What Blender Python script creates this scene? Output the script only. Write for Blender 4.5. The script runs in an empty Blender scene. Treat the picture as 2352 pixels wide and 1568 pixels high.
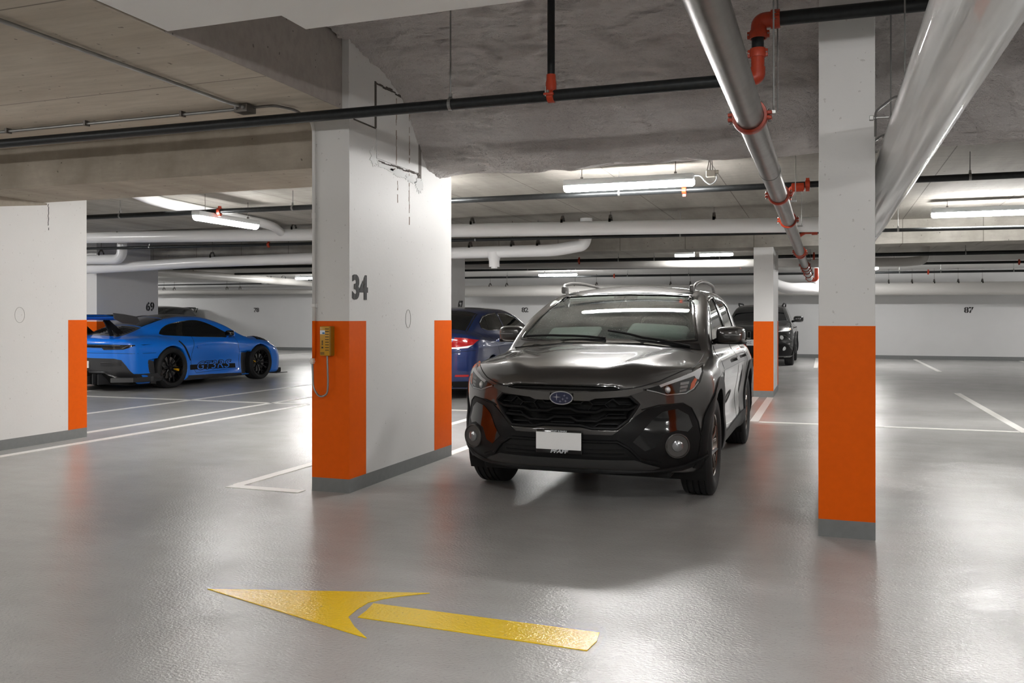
import bpy, bmesh, math, random
import numpy as np
from mathutils import Vector, Matrix, noise
from mathutils.bvhtree import BVHTree
from mathutils.geometry import delaunay_2d_cdt
random.seed(7)
PI = math.pi
SC = bpy.context.scene
COL = SC.collection

# ------------------------------------------------------------------ camera, world, exposure
cam_d = bpy.data.cameras.new('camera'); cam = bpy.data.objects.new('camera', cam_d); COL.objects.link(cam)
cam_d.sensor_width = 36.0; cam_d.lens = 36.0 * 2000 / 2352
cam_d.shift_y = -(784 - 729) / 2352.0
cam_d.clip_start = 0.05; cam_d.clip_end = 200
cam.location = (0, 0, 1.26)
cam.rotation_euler = (PI / 2, 0, math.atan(717 / 2000))
SC.camera = cam
w = bpy.data.worlds.new('world'); SC.world = w; w.use_nodes = True
w.node_tree.nodes['Background'].inputs[0].default_value = (0.9, 0.95, 1, 1)
w.node_tree.nodes['Background'].inputs[1].default_value = 0.02
SC.view_settings.view_transform = 'Standard'; SC.view_settings.look = 'None'
SC.view_settings.gamma = 1.0; SC.view_settings.use_curve_mapping = False
SC.view_settings.exposure = 0.45
LAMP = 148.0

# ------------------------------------------------------------------ materials
def s2l(c):
    return tuple((v / 12.92 if v <= 0.04045 else ((v + 0.055) / 1.055) ** 2.4) for v in c)
def rgb(r, g, b): return s2l((r / 255, g / 255, b / 255)) + (1,)
class NT:
    def __init__(s, name):
        s.m = bpy.data.materials.new(name); s.m.use_nodes = True; s.t = s.m.node_tree
        s.b = s.t.nodes['Principled BSDF']
    def n(s, typ, **k):
        o = s.t.nodes.new(typ)
        for a, v in k.items(): setattr(o, a, v)
        return o
    def l(s, a, b): s.t.links.new(a, b)
    def set(s, **k):
        for a, v in k.items(): s.b.inputs[a.replace('_', ' ')].default_value = v
    def coord(s):
        return s.n('ShaderNodeTexCoord').outputs['Object']
    def noise(s, scale, detail=3, rough=0.5, vec=None, stretch=None):
        x = s.n('ShaderNodeTexNoise'); x.inputs['Scale'].default_value = scale
        x.inputs['Detail'].default_value = detail; x.inputs['Roughness'].default_value = rough
        v = vec or s.coord()
        if stretch:
            mp = s.n('ShaderNodeMapping'); mp.inputs['Scale'].default_value = stretch; s.l(v, mp.inputs[0]); v = mp.outputs[0]
        s.l(v, x.inputs['Vector']); return x.outputs[0]
    def ramp(s, fac, stops):
        r = s.n('ShaderNodeValToRGB'); e = r.color_ramp.elements
        while len(e) < len(stops): e.new(0.5)
        for i, (p, c) in enumerate(stops): e[i].position = p; e[i].color = c if len(c) == 4 else tuple(c) + (1,)
        s.l(fac, r.inputs[0]); return r.outputs[0]
    def math(s, op, a, b=None, c=None):
        x = s.n('ShaderNodeMath', operation=op)
        for i, v in enumerate((a, b, c)):
            if v is None: continue
            if isinstance(v, (int, float)): x.inputs[i].default_value = v
            else: s.l(v, x.inputs[i])
        return x.outputs[0]
    def mix(s, fac, a, b, blend='MIX'):
        x = s.n('ShaderNodeMix', data_type='RGBA', blend_type=blend)
        if isinstance(fac, (int, float)): x.inputs[0].default_value = fac
        else: s.l(fac, x.inputs[0])
        for i, v in ((6, a), (7, b)):
            if isinstance(v, tuple): x.inputs[i].default_value = v
            else: s.l(v, x.inputs[i])
        return x.outputs[2]
    def bump(s, h, strength, dist=0.01, prev=None):
        x = s.n('ShaderNodeBump'); x.inputs['Strength'].default_value = strength; x.inputs['Distance'].default_value = dist
        s.l(h, x.inputs['Height'])
        if prev is not None: s.l(prev, x.inputs['Normal'])
        return x.outputs[0]
    def col(s, c): s.l(c, s.b.inputs['Base Color'])
def flat(name, c, rough=0.5, metal=0.0, coat=0.0, spec=0.5, grain=0.0, gscale=60, bump=0.0, alpha=1.0, coat_rough=0.03):
    k = NT(name); k.set(Base_Color=c, Roughness=rough, Metallic=metal, Coat_Weight=coat, Coat_Roughness=coat_rough, Specular_IOR_Level=spec)
    if grain or bump:
        nz = k.noise(gscale, 3)
        if grain:
            k.col(k.mix(k.math('MULTIPLY', nz, 1.0), tuple(v * (1 - grain) for v in c[:3]) + (1,), tuple(min(1, v * (1 + grain)) for v in c[:3]) + (1,)))
        if bump: k.l(k.bump(nz, bump, 0.002), k.b.inputs['Normal'])
    return k.m
def painted_wall(name, c, rough=0.55, speck=True):
    k = NT(name); k.set(Roughness=rough)
    big = k.noise(0.9, 4, 0.6)
    base = k.mix(k.ramp(big, [(0.3, (0, 0, 0)), (0.75, (1, 1, 1))]), tuple(v * 0.94 for v in c[:3]) + (1,), c)
    if speck:
        sp = k.noise(38, 1, 0.4); m = k.ramp(sp, [(0.745, (0, 0, 0)), (0.77, (1, 1, 1))])
        base = k.mix(k.math('MULTIPLY', m, 0.28), base, rgb(120, 112, 102))
    k.col(base)
    k.l(k.bump(k.noise(55, 3), 0.15, 0.004), k.b.inputs['Normal'])
    return k.m
def concrete(name, c0, c1, axis=None, spacing=1.1, offset=0.0, stain=True):
    k = NT(name); k.set(Roughness=0.85, Specular_IOR_Level=0.25)
    v = k.coord()
    st = (0.25, 1.6, 1) if axis == 1 else (1.6, 0.25, 1)
    a = k.noise(1.3, 6, 0.62, stretch=st); b = k.noise(9, 5, 0.7, stretch=(0.35, 2.2, 1.5))
    base = k.mix(k.ramp(a, [(0.32, (0, 0, 0)), (0.7, (1, 1, 1))]), c0, c1)
    base = k.mix(k.math('MULTIPLY', k.ramp(b, [(0.4, (0, 0, 0)), (0.7, (1, 1, 1))]), 0.35), base, tuple(x * 0.72 for x in c0[:3]) + (1,))
    if stain:
        r = k.noise(0.55, 5, 0.7, stretch=(2.5, 0.5, 1)); m = k.ramp(r, [(0.62, (0, 0, 0)), (0.72, (1, 1, 1))])
        base = k.mix(k.math('MULTIPLY', m, 0.4), base, rgb(128, 96, 70))
    sp = k.noise(26, 1, 0.3); base = k.mix(k.math('MULTIPLY', k.ramp(sp, [(0.76, (0, 0, 0)), (0.78, (1, 1, 1))]), 0.6), base, rgb(50, 46, 42))
    h = k.noise(14, 5, 0.6)
    nb = k.bump(h, 0.25, 0.01)
    if axis is not None:
        sx = k.n('ShaderNodeSeparateXYZ'); k.l(v, sx.inputs[0])
        q = k.math('FRACT', k.math('DIVIDE', k.math('SUBTRACT', sx.outputs[axis], offset), spacing))
        ln = k.math('GREATER_THAN', k.math('ABSOLUTE', k.math('SUBTRACT', q, 0.5)), 0.5 - 0.0055 / spacing)
        base = k.mix(k.math('MULTIPLY', ln, 0.6), base, rgb(60, 54, 48))
    k.col(base); k.l(nb, k.b.inputs['Normal'])
    return k.m
def glassy(name, c=(1, 1, 1, 1), trans=1.0, rough=0.0, ior=1.45):
    k = NT(name); k.set(Base_Color=c, Roughness=rough, IOR=ior, Transmission_Weight=trans); return k.m
def emit(name, c, st):
    k = NT(name); k.set(Base_Color=c, Emission_Color=c, Emission_Strength=st); return k.m

M = {}
def floor_mat():
    k = NT('floor_coating'); k.set(Specular_IOR_Level=0.5)
    a = k.noise(0.45, 5, 0.6); b = k.noise(3.5, 6, 0.65, stretch=(0.6, 1.6, 1)); c = k.noise(70, 2, 0.5)
    base = k.mix(k.ramp(a, [(0.3, (0, 0, 0)), (0.7, (1, 1, 1))]), rgb(168, 167, 165), rgb(188, 187, 185))
    base = k.mix(k.math('MULTIPLY', k.ramp(b, [(0.4, (0, 0, 0)), (0.8, (1, 1, 1))]), 0.22), base, rgb(142, 138, 134))
    base = k.mix(k.math('MULTIPLY', k.ramp(c, [(0.62, (0, 0, 0)), (0.72, (1, 1, 1))]), 0.25), base, rgb(104, 104, 104))
    k.col(base)
    k.l(k.math('ADD', 0.17, k.math('MULTIPLY', k.math('MINIMUM', k.math('MAXIMUM', k.noise(2.2, 3, 0.5), 0.2), 0.8), 0.11)), k.b.inputs['Roughness'])
    big = k.noise(1.1, 4, 0.6); amp = k.ramp(big, [(0.3, (0.35,) * 3), (0.65, (1.0,) * 3)])
    h = k.math('MULTIPLY', k.noise(75, 3, 0.55, stretch=(0.8, 1.2, 1)), amp)
    n1 = k.bump(h, 0.75, 0.005); n2 = k.bump(k.noise(5, 3, 0.5), 0.12, 0.02, n1)
    k.l(n2, k.b.inputs['Normal']); return k.m
M['floor'] = floor_mat()
M['wall'] = painted_wall('white_wall_paint', rgb(226, 225, 223))
M['wall_plain'] = painted_wall('white_far_wall_paint', rgb(222, 222, 222), speck=False)
M['soffit'] = painted_wall('white_soffit_paint', rgb(240, 239, 237), speck=False)
M['orange'] = flat('orange_band_paint', rgb(230, 94, 0), 0.5, spec=0.15, grain=0.06, gscale=30)
M['grey_base'] = flat('grey_base_paint', rgb(122, 124, 124), 0.5, grain=0.12, gscale=25)
M['conc_l'] = concrete('concrete_left', rgb(182, 172, 157), rgb(212, 203, 189), 1, 1.42, 0.32)
M['conc_f'] = concrete('concrete_far', rgb(150, 146, 138), rgb(184, 180, 172), 0, 1.08, 0.03, stain=False)
M['conc_b'] = concrete('concrete_beam_grey', rgb(150, 141, 128), rgb(182, 173, 160))
M['conc_d'] = concrete('concrete_side_grey', rgb(158, 150, 144), rgb(180, 173, 167), stain=False)
def foam_mat():
    k = NT('sprayed_foam'); k.set(Roughness=0.9, Specular_IOR_Level=0.2)
    a = k.noise(1.2, 4, 0.6); base = k.mix(k.ramp(a, [(0.3, (0, 0, 0)), (0.7, (1, 1, 1))]), rgb(208, 202, 199), rgb(228, 223, 220))
    k.col(base); n1 = k.bump(k.noise(22, 5, 0.62, stretch=(0.75, 1, 1.3)), 1.0, 0.06); n2 = k.bump(k.noise(70, 3, 0.6), 0.6, 0.008, n1)
    k.l(n2, k.b.inputs['Normal']); return k.m
M['foam'] = foam_mat()
M['steel_black'] = flat('black_steel_pipe', rgb(46, 48, 49), 0.42, 0.6, grain=0.35, gscale=30)
M['galv'] = flat('galvanised_steel', rgb(150, 150, 148), 0.38, 0.85, grain=0.25, gscale=14)
M['galv_dark'] = flat('weathered_galvanised_steel', rgb(120, 116, 112), 0.36, 0.8, grain=0.3, gscale=12)
M['red'] = flat('orange_red_coupling_paint', rgb(172, 56, 26), 0.4, grain=0.25, gscale=40)
M['pvc'] = flat('white_pipe_jacket', rgb(238, 238, 238), 0.28, coat=0.3, coat_rough=0.15)
M['pvc_grey'] = flat('light_grey_pipe_jacket', rgb(206, 204, 200), 0.45)
M['tape'] = flat('white_fixture_housing', rgb(215, 220, 222), 0.4)
M['line'] = flat('white_line_paint', rgb(232, 230, 226), 0.4, grain=0.04, gscale=30)
M['black'] = flat('matt_black', rgb(22, 22, 23), 0.6)
M['ink'] = flat('dark_stencil_ink', rgb(52, 52, 52), 0.7, grain=0.3, gscale=60)
M['lens'] = emit('lit_fixture_lens', (1, 0.985, 0.965, 1), LAMP)
M['lens_dim'] = emit('lit_fixture_lens_dimmed', (1, 0.985, 0.965, 1), LAMP * 0.5)  # half-strength lens for fixtures dimmed to balance the light
def yellow_mat():
    k = NT('yellow_arrow_paint'); k.set(Roughness=0.18)
    c = k.noise(60, 2, 0.5)
    k.col(k.mix(k.math('MULTIPLY', k.ramp(c, [(0.7, (0, 0, 0)), (0.74, (1, 1, 1))]), 0.7), rgb(255, 214, 0), rgb(130, 112, 50)))
    k.l(k.bump(k.noise(75, 3, 0.55), 0.6, 0.004), k.b.inputs['Normal']); return k.m
M['yellow'] = yellow_mat()
def wrap_mat():
    k = NT('clear_plastic_wrap_over_white_pipe'); k.set(Roughness=0.45, Coat_Weight=0.75, Coat_Roughness=0.03, Coat_IOR=1.45)
    nb = k.bump(k.noise(1.6, 2, 0.4, stretch=(3.5, 0.10, 3.5)), 0.35, 0.05)
    nb2 = k.bump(k.noise(5, 1, 0.4, stretch=(3.5, 0.08, 3.5)), 0.15, 0.012, nb)
    k.l(nb2, k.b.inputs['Coat Normal'])
    k.col(k.mix(k.ramp(k.noise(5, 2, 0.5, stretch=(3.5, 0.1, 3.5)), [(0.45, (0, 0, 0)), (0.6, (1, 1, 1))]), rgb(222, 222, 221), rgb(240, 240, 239)))
    return k.m
M['wrap'] = wrap_mat()

# ------------------------------------------------------------------ mesh helpers
def obj(name, data, m=None, parent=None, smooth=False, ang=None, loc=None):
    if isinstance(data, bmesh.types.BMesh):
        me = bpy.data.meshes.new(name); data.to_mesh(me); data.free()
    else: me = data
    if m is not None:
        for x in (m if isinstance(m, (list, tuple)) else [m]): me.materials.append(x)
    if smooth or ang:
        me.polygons.foreach_set('use_smooth', [True] * len(me.polygons))
        if ang: me.set_sharp_from_angle(angle=math.radians(ang))
    o = bpy.data.objects.new(name, me); COL.objects.link(o)
    if parent is not None: o.parent = parent
    if loc: o.location = loc
    return o
def tag(o, label=None, cat=None, group=None, kind=None):
    if label: o['label'] = label
    if cat: o['category'] = cat
    if group: o['group'] = group
    if kind: o['kind'] = kind
    return o
def empty(name, loc, rz=0, label=None, cat=None, group=None):
    o = bpy.data.objects.new(name, None); COL.objects.link(o); o.empty_display_size = 0.1
    o.location = loc; o.rotation_euler = (0, 0, rz); return tag(o, label, cat, group)
def box(bm, x0, x1, y0, y1, z0, z1, bev=0.0):
    vs = [bm.verts.new((x, y, z)) for z in (z0, z1) for y in (y0, y1) for x in (x0, x1)]
    fs = [bm.faces.new([vs[i] for i in q]) for q in ((0, 2, 3, 1), (4, 5, 7, 6), (0, 1, 5, 4), (2, 6, 7, 3), (0, 4, 6, 2), (1, 3, 7, 5))]
    if bev:
        es = {e for f in fs for e in f.edges}
        bmesh.ops.bevel(bm, geom=list(es), offset=bev, segments=2, profile=0.5, affect='EDGES')
    return vs
def bxm(x0, x1, y0, y1, z0, z1, bev=0.0):
    bm = bmesh.new(); box(bm, x0, x1, y0, y1, z0, z1, bev); return bm
def frames(pts):
    pts = [Vector(p) for p in pts]; T = []
    for i in range(len(pts)):
        a = pts[max(0, i - 1)]; b = pts[min(len(pts) - 1, i + 1)]; T.append((b - a).normalized())
    up = Vector((0, 0, 1)) if abs(T[0].z) < 0.95 else Vector((0, 1, 0))
    n = (up - T[0] * up.dot(T[0])).normalized(); out = []
    for i, t in enumerate(T):
        n = (n - t * n.dot(t)).normalized(); out.append((pts[i], t, n, t.cross(n)))
    return out
def tube(bm, pts, r, seg=16, cap=True, radii=None):
    fr = frames(pts); rings = []
    for i, (p, t, n, b) in enumerate(fr):
        rr = radii[i] if radii else r
        rings.append([bm.verts.new(p + (n * math.cos(2 * PI * k / seg) + b * math.sin(2 * PI * k / seg)) * rr) for k in range(seg)])
    for a, b in zip(rings, rings[1:]):
        for k in range(seg): bm.faces.new((a[k], a[(k + 1) % seg], b[(k + 1) % seg], b[k]))
    if cap:
        bm.faces.new(rings[0][::-1]); bm.faces.new(rings[-1])
def bend(pts, r, n=6):
    """round the corners of a polyline"""
    pts = [Vector(p) for p in pts]; out = [pts[0]]
    for i in range(1, len(pts) - 1):
        p = pts[i]; a = pts[i - 1] - p; b = pts[i + 1] - p
        q = min(r, a.length * 0.48, b.length * 0.48); a = a.normalized() * q; b = b.normalized() * q
        for k in range(n + 1):
            t = k / n; out.append(p + a * (1 - t) ** 2 + b * t ** 2)
    out.append(pts[-1]); return out
def lathe(bm, prof, seg=32, axis='y', loc=(0, 0, 0), close=False):
    """prof: (radius, along) pairs about the axis"""
    L = Vector(loc); rings = []
    for r, h in prof:
        ring = []
        for k in range(seg):
            a = 2 * PI * k / seg; c, s = math.cos(a) * r, math.sin(a) * r
            v = {'x': (h, c, s), 'y': (c, h, s), 'z': (c, s, h)}[axis]
            ring.append(bm.verts.new(L + Vector(v)))
        rings.append(ring)
    pr = list(zip(rings, rings[1:])) + ([(rings[-1], rings[0])] if close else [])
    for a, b in pr:
        for k in range(seg): bm.faces.new((a[k], a[(k + 1) % seg], b[(k + 1) % seg], b[k]))
    if not close:
        if prof[0][0] > 1e-5: bm.faces.new(rings[0][::-1])
        if prof[-1][0] > 1e-5: bm.faces.new(rings[-1])
    return rings
def poly_plate(bm, pts, f, thick_dir):
    """extruded flat polygon; f maps 2d to 3d"""
    a = [bm.verts.new(f(*p)) for p in pts]; td = Vector(thick_dir)
    b = [bm.verts.new(Vector(f(*p)) + td) for p in pts]
    n = len(pts); bm.faces.new(a); bm.faces.new(b[::-1])
    for i in range(n): bm.faces.new((a[i], b[i], b[(i + 1) % n], a[(i + 1) % n]))
def fixn(bm):
    bmesh.ops.remove_doubles(bm, verts=bm.verts, dist=1e-6); bmesh.ops.recalc_face_normals(bm, faces=bm.faces); return bm
def text_mesh(s, size, depth=0.002, bold=0.0, sx=1.0, cuts=(), spacing=1.0, shear=0.0, align='CENTER'):
    cu = bpy.data.curves.new('t', 'FONT'); cu.body = s; cu.size = size; cu.extrude = depth / 2; cu.offset = bold
    cu.align_x = align; cu.align_y = 'CENTER'; cu.space_character = spacing; cu.shear = shear; cu.resolution_u = 5
    o = bpy.data.objects.new('t', cu); COL.objects.link(o)
    bpy.context.view_layer.update()
    me = bpy.data.meshes.new_from_object(o.evaluated_get(bpy.context.evaluated_depsgraph_get()))
    bpy.data.objects.remove(o); bpy.data.curves.remove(cu)
    bm = bmesh.new(); bm.from_mesh(me); bpy.data.meshes.remove(me)
    for v in bm.verts: v.co.x *= sx
    for c, wd in cuts:        # stencil bridges: vertical gaps
        for q in (c - wd, c + wd):
            bmesh.ops.bisect_plane(bm, geom=bm.verts[:] + bm.edges[:] + bm.faces[:], plane_co=(q, 0, 0), plane_no=(1, 0, 0))
        d = [f for f in bm.faces if abs(f.calc_center_median().x - c) < wd * 0.98]
        bmesh.ops.delete(bm, geom=d, context='FACES')
    return bm
def place_text(name, s, size, origin, xdir, ydir, m, parent, **k):
    """text lying in the plane of xdir, ydir"""
    bm = text_mesh(s, size, **k); X = Vector(xdir).normalized(); Y = Vector(ydir).normalized(); Z = X.cross(Y)
    mt = Matrix((X, Y, Z)).transposed().to_4x4(); mt.translation = Vector(origin); bm.transform(mt)
    return obj(name, bm, m, parent)
# ================================================================== THE PLACE
def struct(name, bm, m, parent=None, **k):
    o = obj(name, bm, m, parent, **k)
    if parent is None: o['kind'] = 'structure'
    return o
XL, XR, YB, YN = -33.0, 13.0, 28.85, -9.0
floor = struct('floor', bxm(XL, XR, YN, YB + 0.3, -0.2, 0), M['floor'])
def fpoly(name, pts, m, label=None, z=0.003):
    bm = bmesh.new(); poly_plate(bm, pts, lambda x, y: (x, y, 0.0003), (0, 0, z - 0.0003)); fixn(bm)
    o = obj(name, bm, m, floor)
    if label: o['label'] = label
def fline(x0, y0, x1, y1, wd=0.1):
    if abs(x1 - x0) < abs(y1 - y0): p = [(x0 - wd / 2, y0), (x0 + wd / 2, y0), (x1 + wd / 2, y1), (x1 - wd / 2, y1)]
    else: p = [(x0, y0 - wd / 2), (x1, y1 - wd / 2), (x1, y1 + wd / 2), (x0, y0 + wd / 2)]
    fpoly('parking_line', p, M['line'])
LINES = [(-7.03, 3.0, -7.03, 10.84), (-9.1, 5.0, -9.1, 10.83), (-9.1, 10.93, -9.08, 16.2), (-7.6, 7.2, -7.66, 10.83), (-7.66, 10.94, -7.7, 16.2), (-12.6, 10.83, -7.72, 10.87),
         (-7.6, 10.88, -7.08, 10.89), (-4.15, 5.47, -4.15, 10.85), (-4.19, 5.42, -3.56, 5.42), (-5.6, 10.9, -0.86, 10.9), (-3.26, 7.34, -3.26, 10.84), (-0.80, 10.96, -0.80, 14.3),
         (-1.02, 12.2, -1.02, 14.3), (-0.74, 10.9, 2.02, 10.9), (2.08, 10.84, 2.08, 16.13), (2.53, 22.4, 2.56, 28.7), (-0.2, 23.0, -0.2, 28.7), (5.3, 22.4, 5.35, 28.7), (-11.9, 11.9, -11.9, 10.93),
         (-17.2, 22.6, -17.2, 28.7), (-14.0, 22.6, -14.0, 28.7)]
for a in LINES: fline(*a)
hd = [(-2.693, 3.325), (-1.696, 3.618), (-1.80, 3.535), (-1.855, 3.475), (-1.896, 3.407), (-1.897, 3.31), (-1.885, 3.215), (-1.80, 3.12), (-1.691, 3.026)]
sh = [(-1.868, 3.403), (-1.85, 3.31), (-1.844, 3.224), (-0.843, 3.192), (-0.832, 3.30), (-0.845, 3.392)]
bm = bmesh.new()
for p in (hd, sh): poly_plate(bm, p, lambda x, y: (x, y, 0.0003), (0, 0, 0.003))
fixn(bm); o = obj('direction_arrow', bm, M['yellow'], floor); o['label'] = 'yellow painted arrow with swept barbed head, on the grey floor'

# walls
struct('wall_back', bxm(XL, XR, YB, YB + 0.3, 0, 3.0), M['wall_plain']); wb = bpy.data.objects['wall_back']
struct('wall_left', bxm(XL - 0.3, XL, YN, YB + 0.3, 0, 3.0), M['wall_plain'])
struct('wall_right', bxm(XR, XR + 0.3, YN, YB + 0.3, 0, 3.6), M['wall_plain'])
struct('wall_front', bxm(XL, XR, YN - 0.3, YN, 0, 3.6), M['wall_plain'])
struct('baseboard_back', bxm(XL, XR, YB - 0.012, YB, 0, 0.11), M['grey_base'])
def stencil(s, size, origin, xd, par, cuts, sx=1.0, m=None):
    place_text('stencil_number', s, size, origin, xd, (0, 0, 1), m or M['ink'], par, depth=0.003, bold=0.008 * size / 0.2, sx=sx, cuts=cuts)
for s, x, z in (('82', -9.86, 1.52), ('87', 4.03, 1.475), ('78', -21.02, 1.55), ('77', -23.95, 1.54), ('84', 0.2, 1.5)):
    if s != '84': stencil(s, 0.225, (x, YB - 0.004, z), (1, 0, 0), wb, ((-0.062, 0.006), (0.072, 0.006)), 1.08)

# ceilings and beams
struct('ceiling', bxm(XL, -3.27, YN, 5.77, 2.76, 3.6), M['conc_l'])
struct('ceiling', bxm(-3.25, 13, YN, 3.70, 2.765, 3.6), M['soffit'])
struct('ceiling', bxm(-2.55, 13, 3.70, 3.92, 2.766, 3.6), M['soffit'])
# vertical grey side of the left slab
struct('ceiling_beam', bxm(-3.27, -3.262, 3.70, 5.5, 2.761, 3.6), M['conc_d'])
struct('ceiling', bxm(-3.3, 13, 3.6, 7.3, 3.4, 3.6), M['conc_d'])
struct('ceiling_beam', bxm(XL, -3.515, 5.77, 6.6, 2.405, 3.6), M['conc_b'])
struct('ceiling_beam', bxm(-3.515, 13, 6.95, 7.32, 2.60, 3.6), M['conc_d'])
bm = bmesh.new()   # far slab, falling slightly to the back
vs = [bm.verts.new(p) for p in ((XL, 6.58, 2.80), (-3.5, 6.58, 2.80), (-3.5, 7.3, 2.79), (XR, 7.3, 2.79), (XR, 14.3, 2.735), (XL, 14.3, 2.735))]
bm.faces.new(vs); r = bmesh.ops.extrude_face_region(bm, geom=bm.faces[:]); bmesh.ops.translate(bm, verts=[v for v in r['geom'] if isinstance(v, bmesh.types.BMVert)], vec=(0, 0, 0.3)); fixn(bm)
struct('ceiling', bm, M['conc_f'])
struct('ceiling_beam', bxm(XL, XR, 14.3, 15.0, 2.375, 3.1), M['conc_f'])
struct('ceiling', bxm(XL, XR, 15.0, 22.4, 2.73, 3.1), M['conc_f'])
struct('ceiling_beam', bxm(XL, XR, 22.4, 23.0, 2.56, 3.1), M['soffit'])
struct('ceiling', bxm(XL, XR, 23.0, YB, 2.68, 3.1), M['soffit'])

# sprayed foam over the cross beam and the high bay ceiling
def foam(x0, x1, lo_wall, hi_wall, name):
    P = [(3.86, 3.36), (4.6, 3.35), (5.3, 3.33), (5.9, 3.27), (6.3, 3.14), (6.55, 2.99), (6.70, 2.84), (6.78, 2.72), (6.83, 2.64), (6.92, 2.575), (7.08, 2.548), (7.25, 2.552), (7.33, 2.56), (7.335, 2.62)]
    d = [0]
    for a, b in zip(P, P[1:]): d.append(d[-1] + math.hypot(b[0] - a[0], b[1] - a[1]))
    n = 200; S = np.linspace(0, d[-1], n); py = np.interp(S, d, [p[0] for p in P]); pz = np.interp(S, d, [p[1] for p in P])
    for _ in range(6):
        py[1:-1] = (py[:-2] + py[1:-1] * 2 + py[2:]) / 4; pz[1:-1] = (pz[:-2] + pz[1:-1] * 2 + pz[2:]) / 4
    nx = int((x1 - x0) / 0.02); verts = []
    for i in range(nx + 1):
        x = x0 + (x1 - x0) * i / nx
        e = (math.exp(-((x - x0) / 0.10) ** 2) * lo_wall + math.exp(-((x1 - x) / 0.16) ** 2) * hi_wall)
        for j in range(n):
            t = j / n; k = min(1, (1 - t) * 12)
            q = Vector((x * 1.0, py[j], pz[j]))
            w1 = noise.fractal(q * 1.3, 0.7, 2.0, 3) * 0.08 + abs(noise.noise(Vector((x * 5, py[j] * 9, pz[j] * 11)))) * 0.045 + abs(noise.noise(Vector((x * 13, py[j] * 20, pz[j] * 24)))) * 0.034
            b = e * 0.12 * (0.25 + 0.75 * min(1, t * 2))
            rag = noise.noise(Vector((x * 2.3, 0, 7))) * 0.022 * (1 - k)
            verts.append((x, py[j] - (w1 * 0.9 + b) * k, pz[j] - (w1 * 0.6 + b * 0.5) * min(1, k * 1.2) + rag))
    faces = [(i * n + j, (i + 1) * n + j, (i + 1) * n + j + 1, i * n + j + 1) for i in range(nx) for j in range(n - 1)]
    me = bpy.data.meshes.new(name); me.from_pydata(verts, [], faces); me.update()
    return obj(name, me, M['foam'], None, smooth=True)
f1 = foam(-3.24, 5.0, 1, 0, 'ceiling_foam'); tag(f1, kind='structure')

# columns
def column(x0, x1, y0, y1, ztop, label, bands, ot=1.235, num=None, cat='column', base=0.1):
    o = tag(empty('concrete_column', ((x0 + x1) / 2, (y0 + y1) / 2, 0)), label, cat, 'orange banded white concrete columns')
    cx, cy = (x0 + x1) / 2, (y0 + y1) / 2
    def B(n, a, m): return obj(n, bxm(a[0] - cx, a[1] - cx, a[2] - cy, a[3] - cy, a[4], a[5], 0.004 if n == 'shaft' else 0), m, o)
    B('shaft', (x0, x1, y0, y1, 0, ztop), M['wall'])
    e = 0.0015
    B('base_band', (x0 - e, x1 + e, y0 - e, y1 + e, 0, base), M['grey_base'])
    for k, (a, b) in enumerate(bands):
        B('orange_band', (x0 - e, x1 + e, (y0 - e) if a is None else a, (y1 + e) if b is None else b, base, ot), M['orange'])
    return o, cx, cy
cA, cx, cy = column(-3.51, -3.205, 5.48, 7.30, 3.4, 'wide white column numbered 34 with yellow emergency intercom, orange ends', [(None, 5.725), (6.93, None)])
stencil('34', 0.235, (-3.205 + 0.002 - cx, 5.632 - cy, 1.472), (0, 1, 0), cA, ((-0.068, 0.006), (0.052, 0.005)), 0.98)
# blocked-up opening in the flank of column 34
bm = bmesh.new()
box(bm, -3.2055, -3.1985, 5.88, 6.60, 2.47, 3.02)
obj('patched_opening', bm, M['wall'], cA, loc=(-cx, -cy, 0))
bm = bmesh.new()
box(bm, -3.2055, -3.2005, 5.855, 5.88, 2.70, 3.05); box(bm, -3.2055, -3.2005, 5.54, 5.87, 2.69, 2.70)
for i in range(14):
    y = 5.88 + i * 0.052; z = 3.035 - 0.0006 * i + random.uniform(-0.006, 0.006); box(bm, -3.2055, -3.1998, y, y + 0.052, z, z + random.uniform(0.008, 0.024))
    z = 2.45 + random.uniform(-0.004, 0.006); box(bm, -3.2055, -3.1998, y + 0.03, y + 0.08, z, z + random.uniform(0.006, 0.02))
b2 = bmesh.new(); box(b2, -3.2055, -3.2002, 6.602, 6.66, 2.43, 3.04); box(b2, -3.2055, -3.1995, 6.600, 6.606, 2.43, 3.04); obj('joint_shade_strip', b2, flat('shadowed_grey_joint', rgb(128, 122, 117), 0.9, grain=0.2, gscale=20), cA, loc=(-cx, -cy, 0))  # shade of the recess painted as a flat grey strip
obj('dark_joint', bm, flat('dark_joint_grime', rgb(88, 82, 76), 0.9, grain=0.3, gscale=30), cA, loc=(-cx, -cy, 0))
bm = bmesh.new()
def blob(bm, f, c, rx, ry, n=40, seed=0, td=(0.003, 0, 0)):
    rnd = random.Random(seed); pts = []
    for i in range(n):
        a = 2 * PI * i / n; q = 1 + rnd.uniform(-0.3, 0.3); pts.append((c[0] + rx * math.cos(a) * q, c[1] + ry * math.sin(a) * q))
    poly_plate(bm, pts, f, td)
fx = lambda y, z: (-3.2052, y, z)
for c, rx, ry, sd in (((5.84, 2.47), 0.05, 0.075, 1), ((6.02, 2.435), 0.13, 0.028, 2), ((6.25, 2.415), 0.14, 0.028, 3), ((6.47, 2.40), 0.09, 0.03, 4), ((6.62, 2.375), 0.07, 0.06, 5)):
    blob(bm, fx, c, rx, ry, seed=sd)
fixn(bm); obj('plaster_patch', bm, flat('fresh_white_plaster', rgb(236, 237, 236), 0.7), cA, loc=(-cx, -cy, 0))
bm = bmesh.new()
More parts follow.
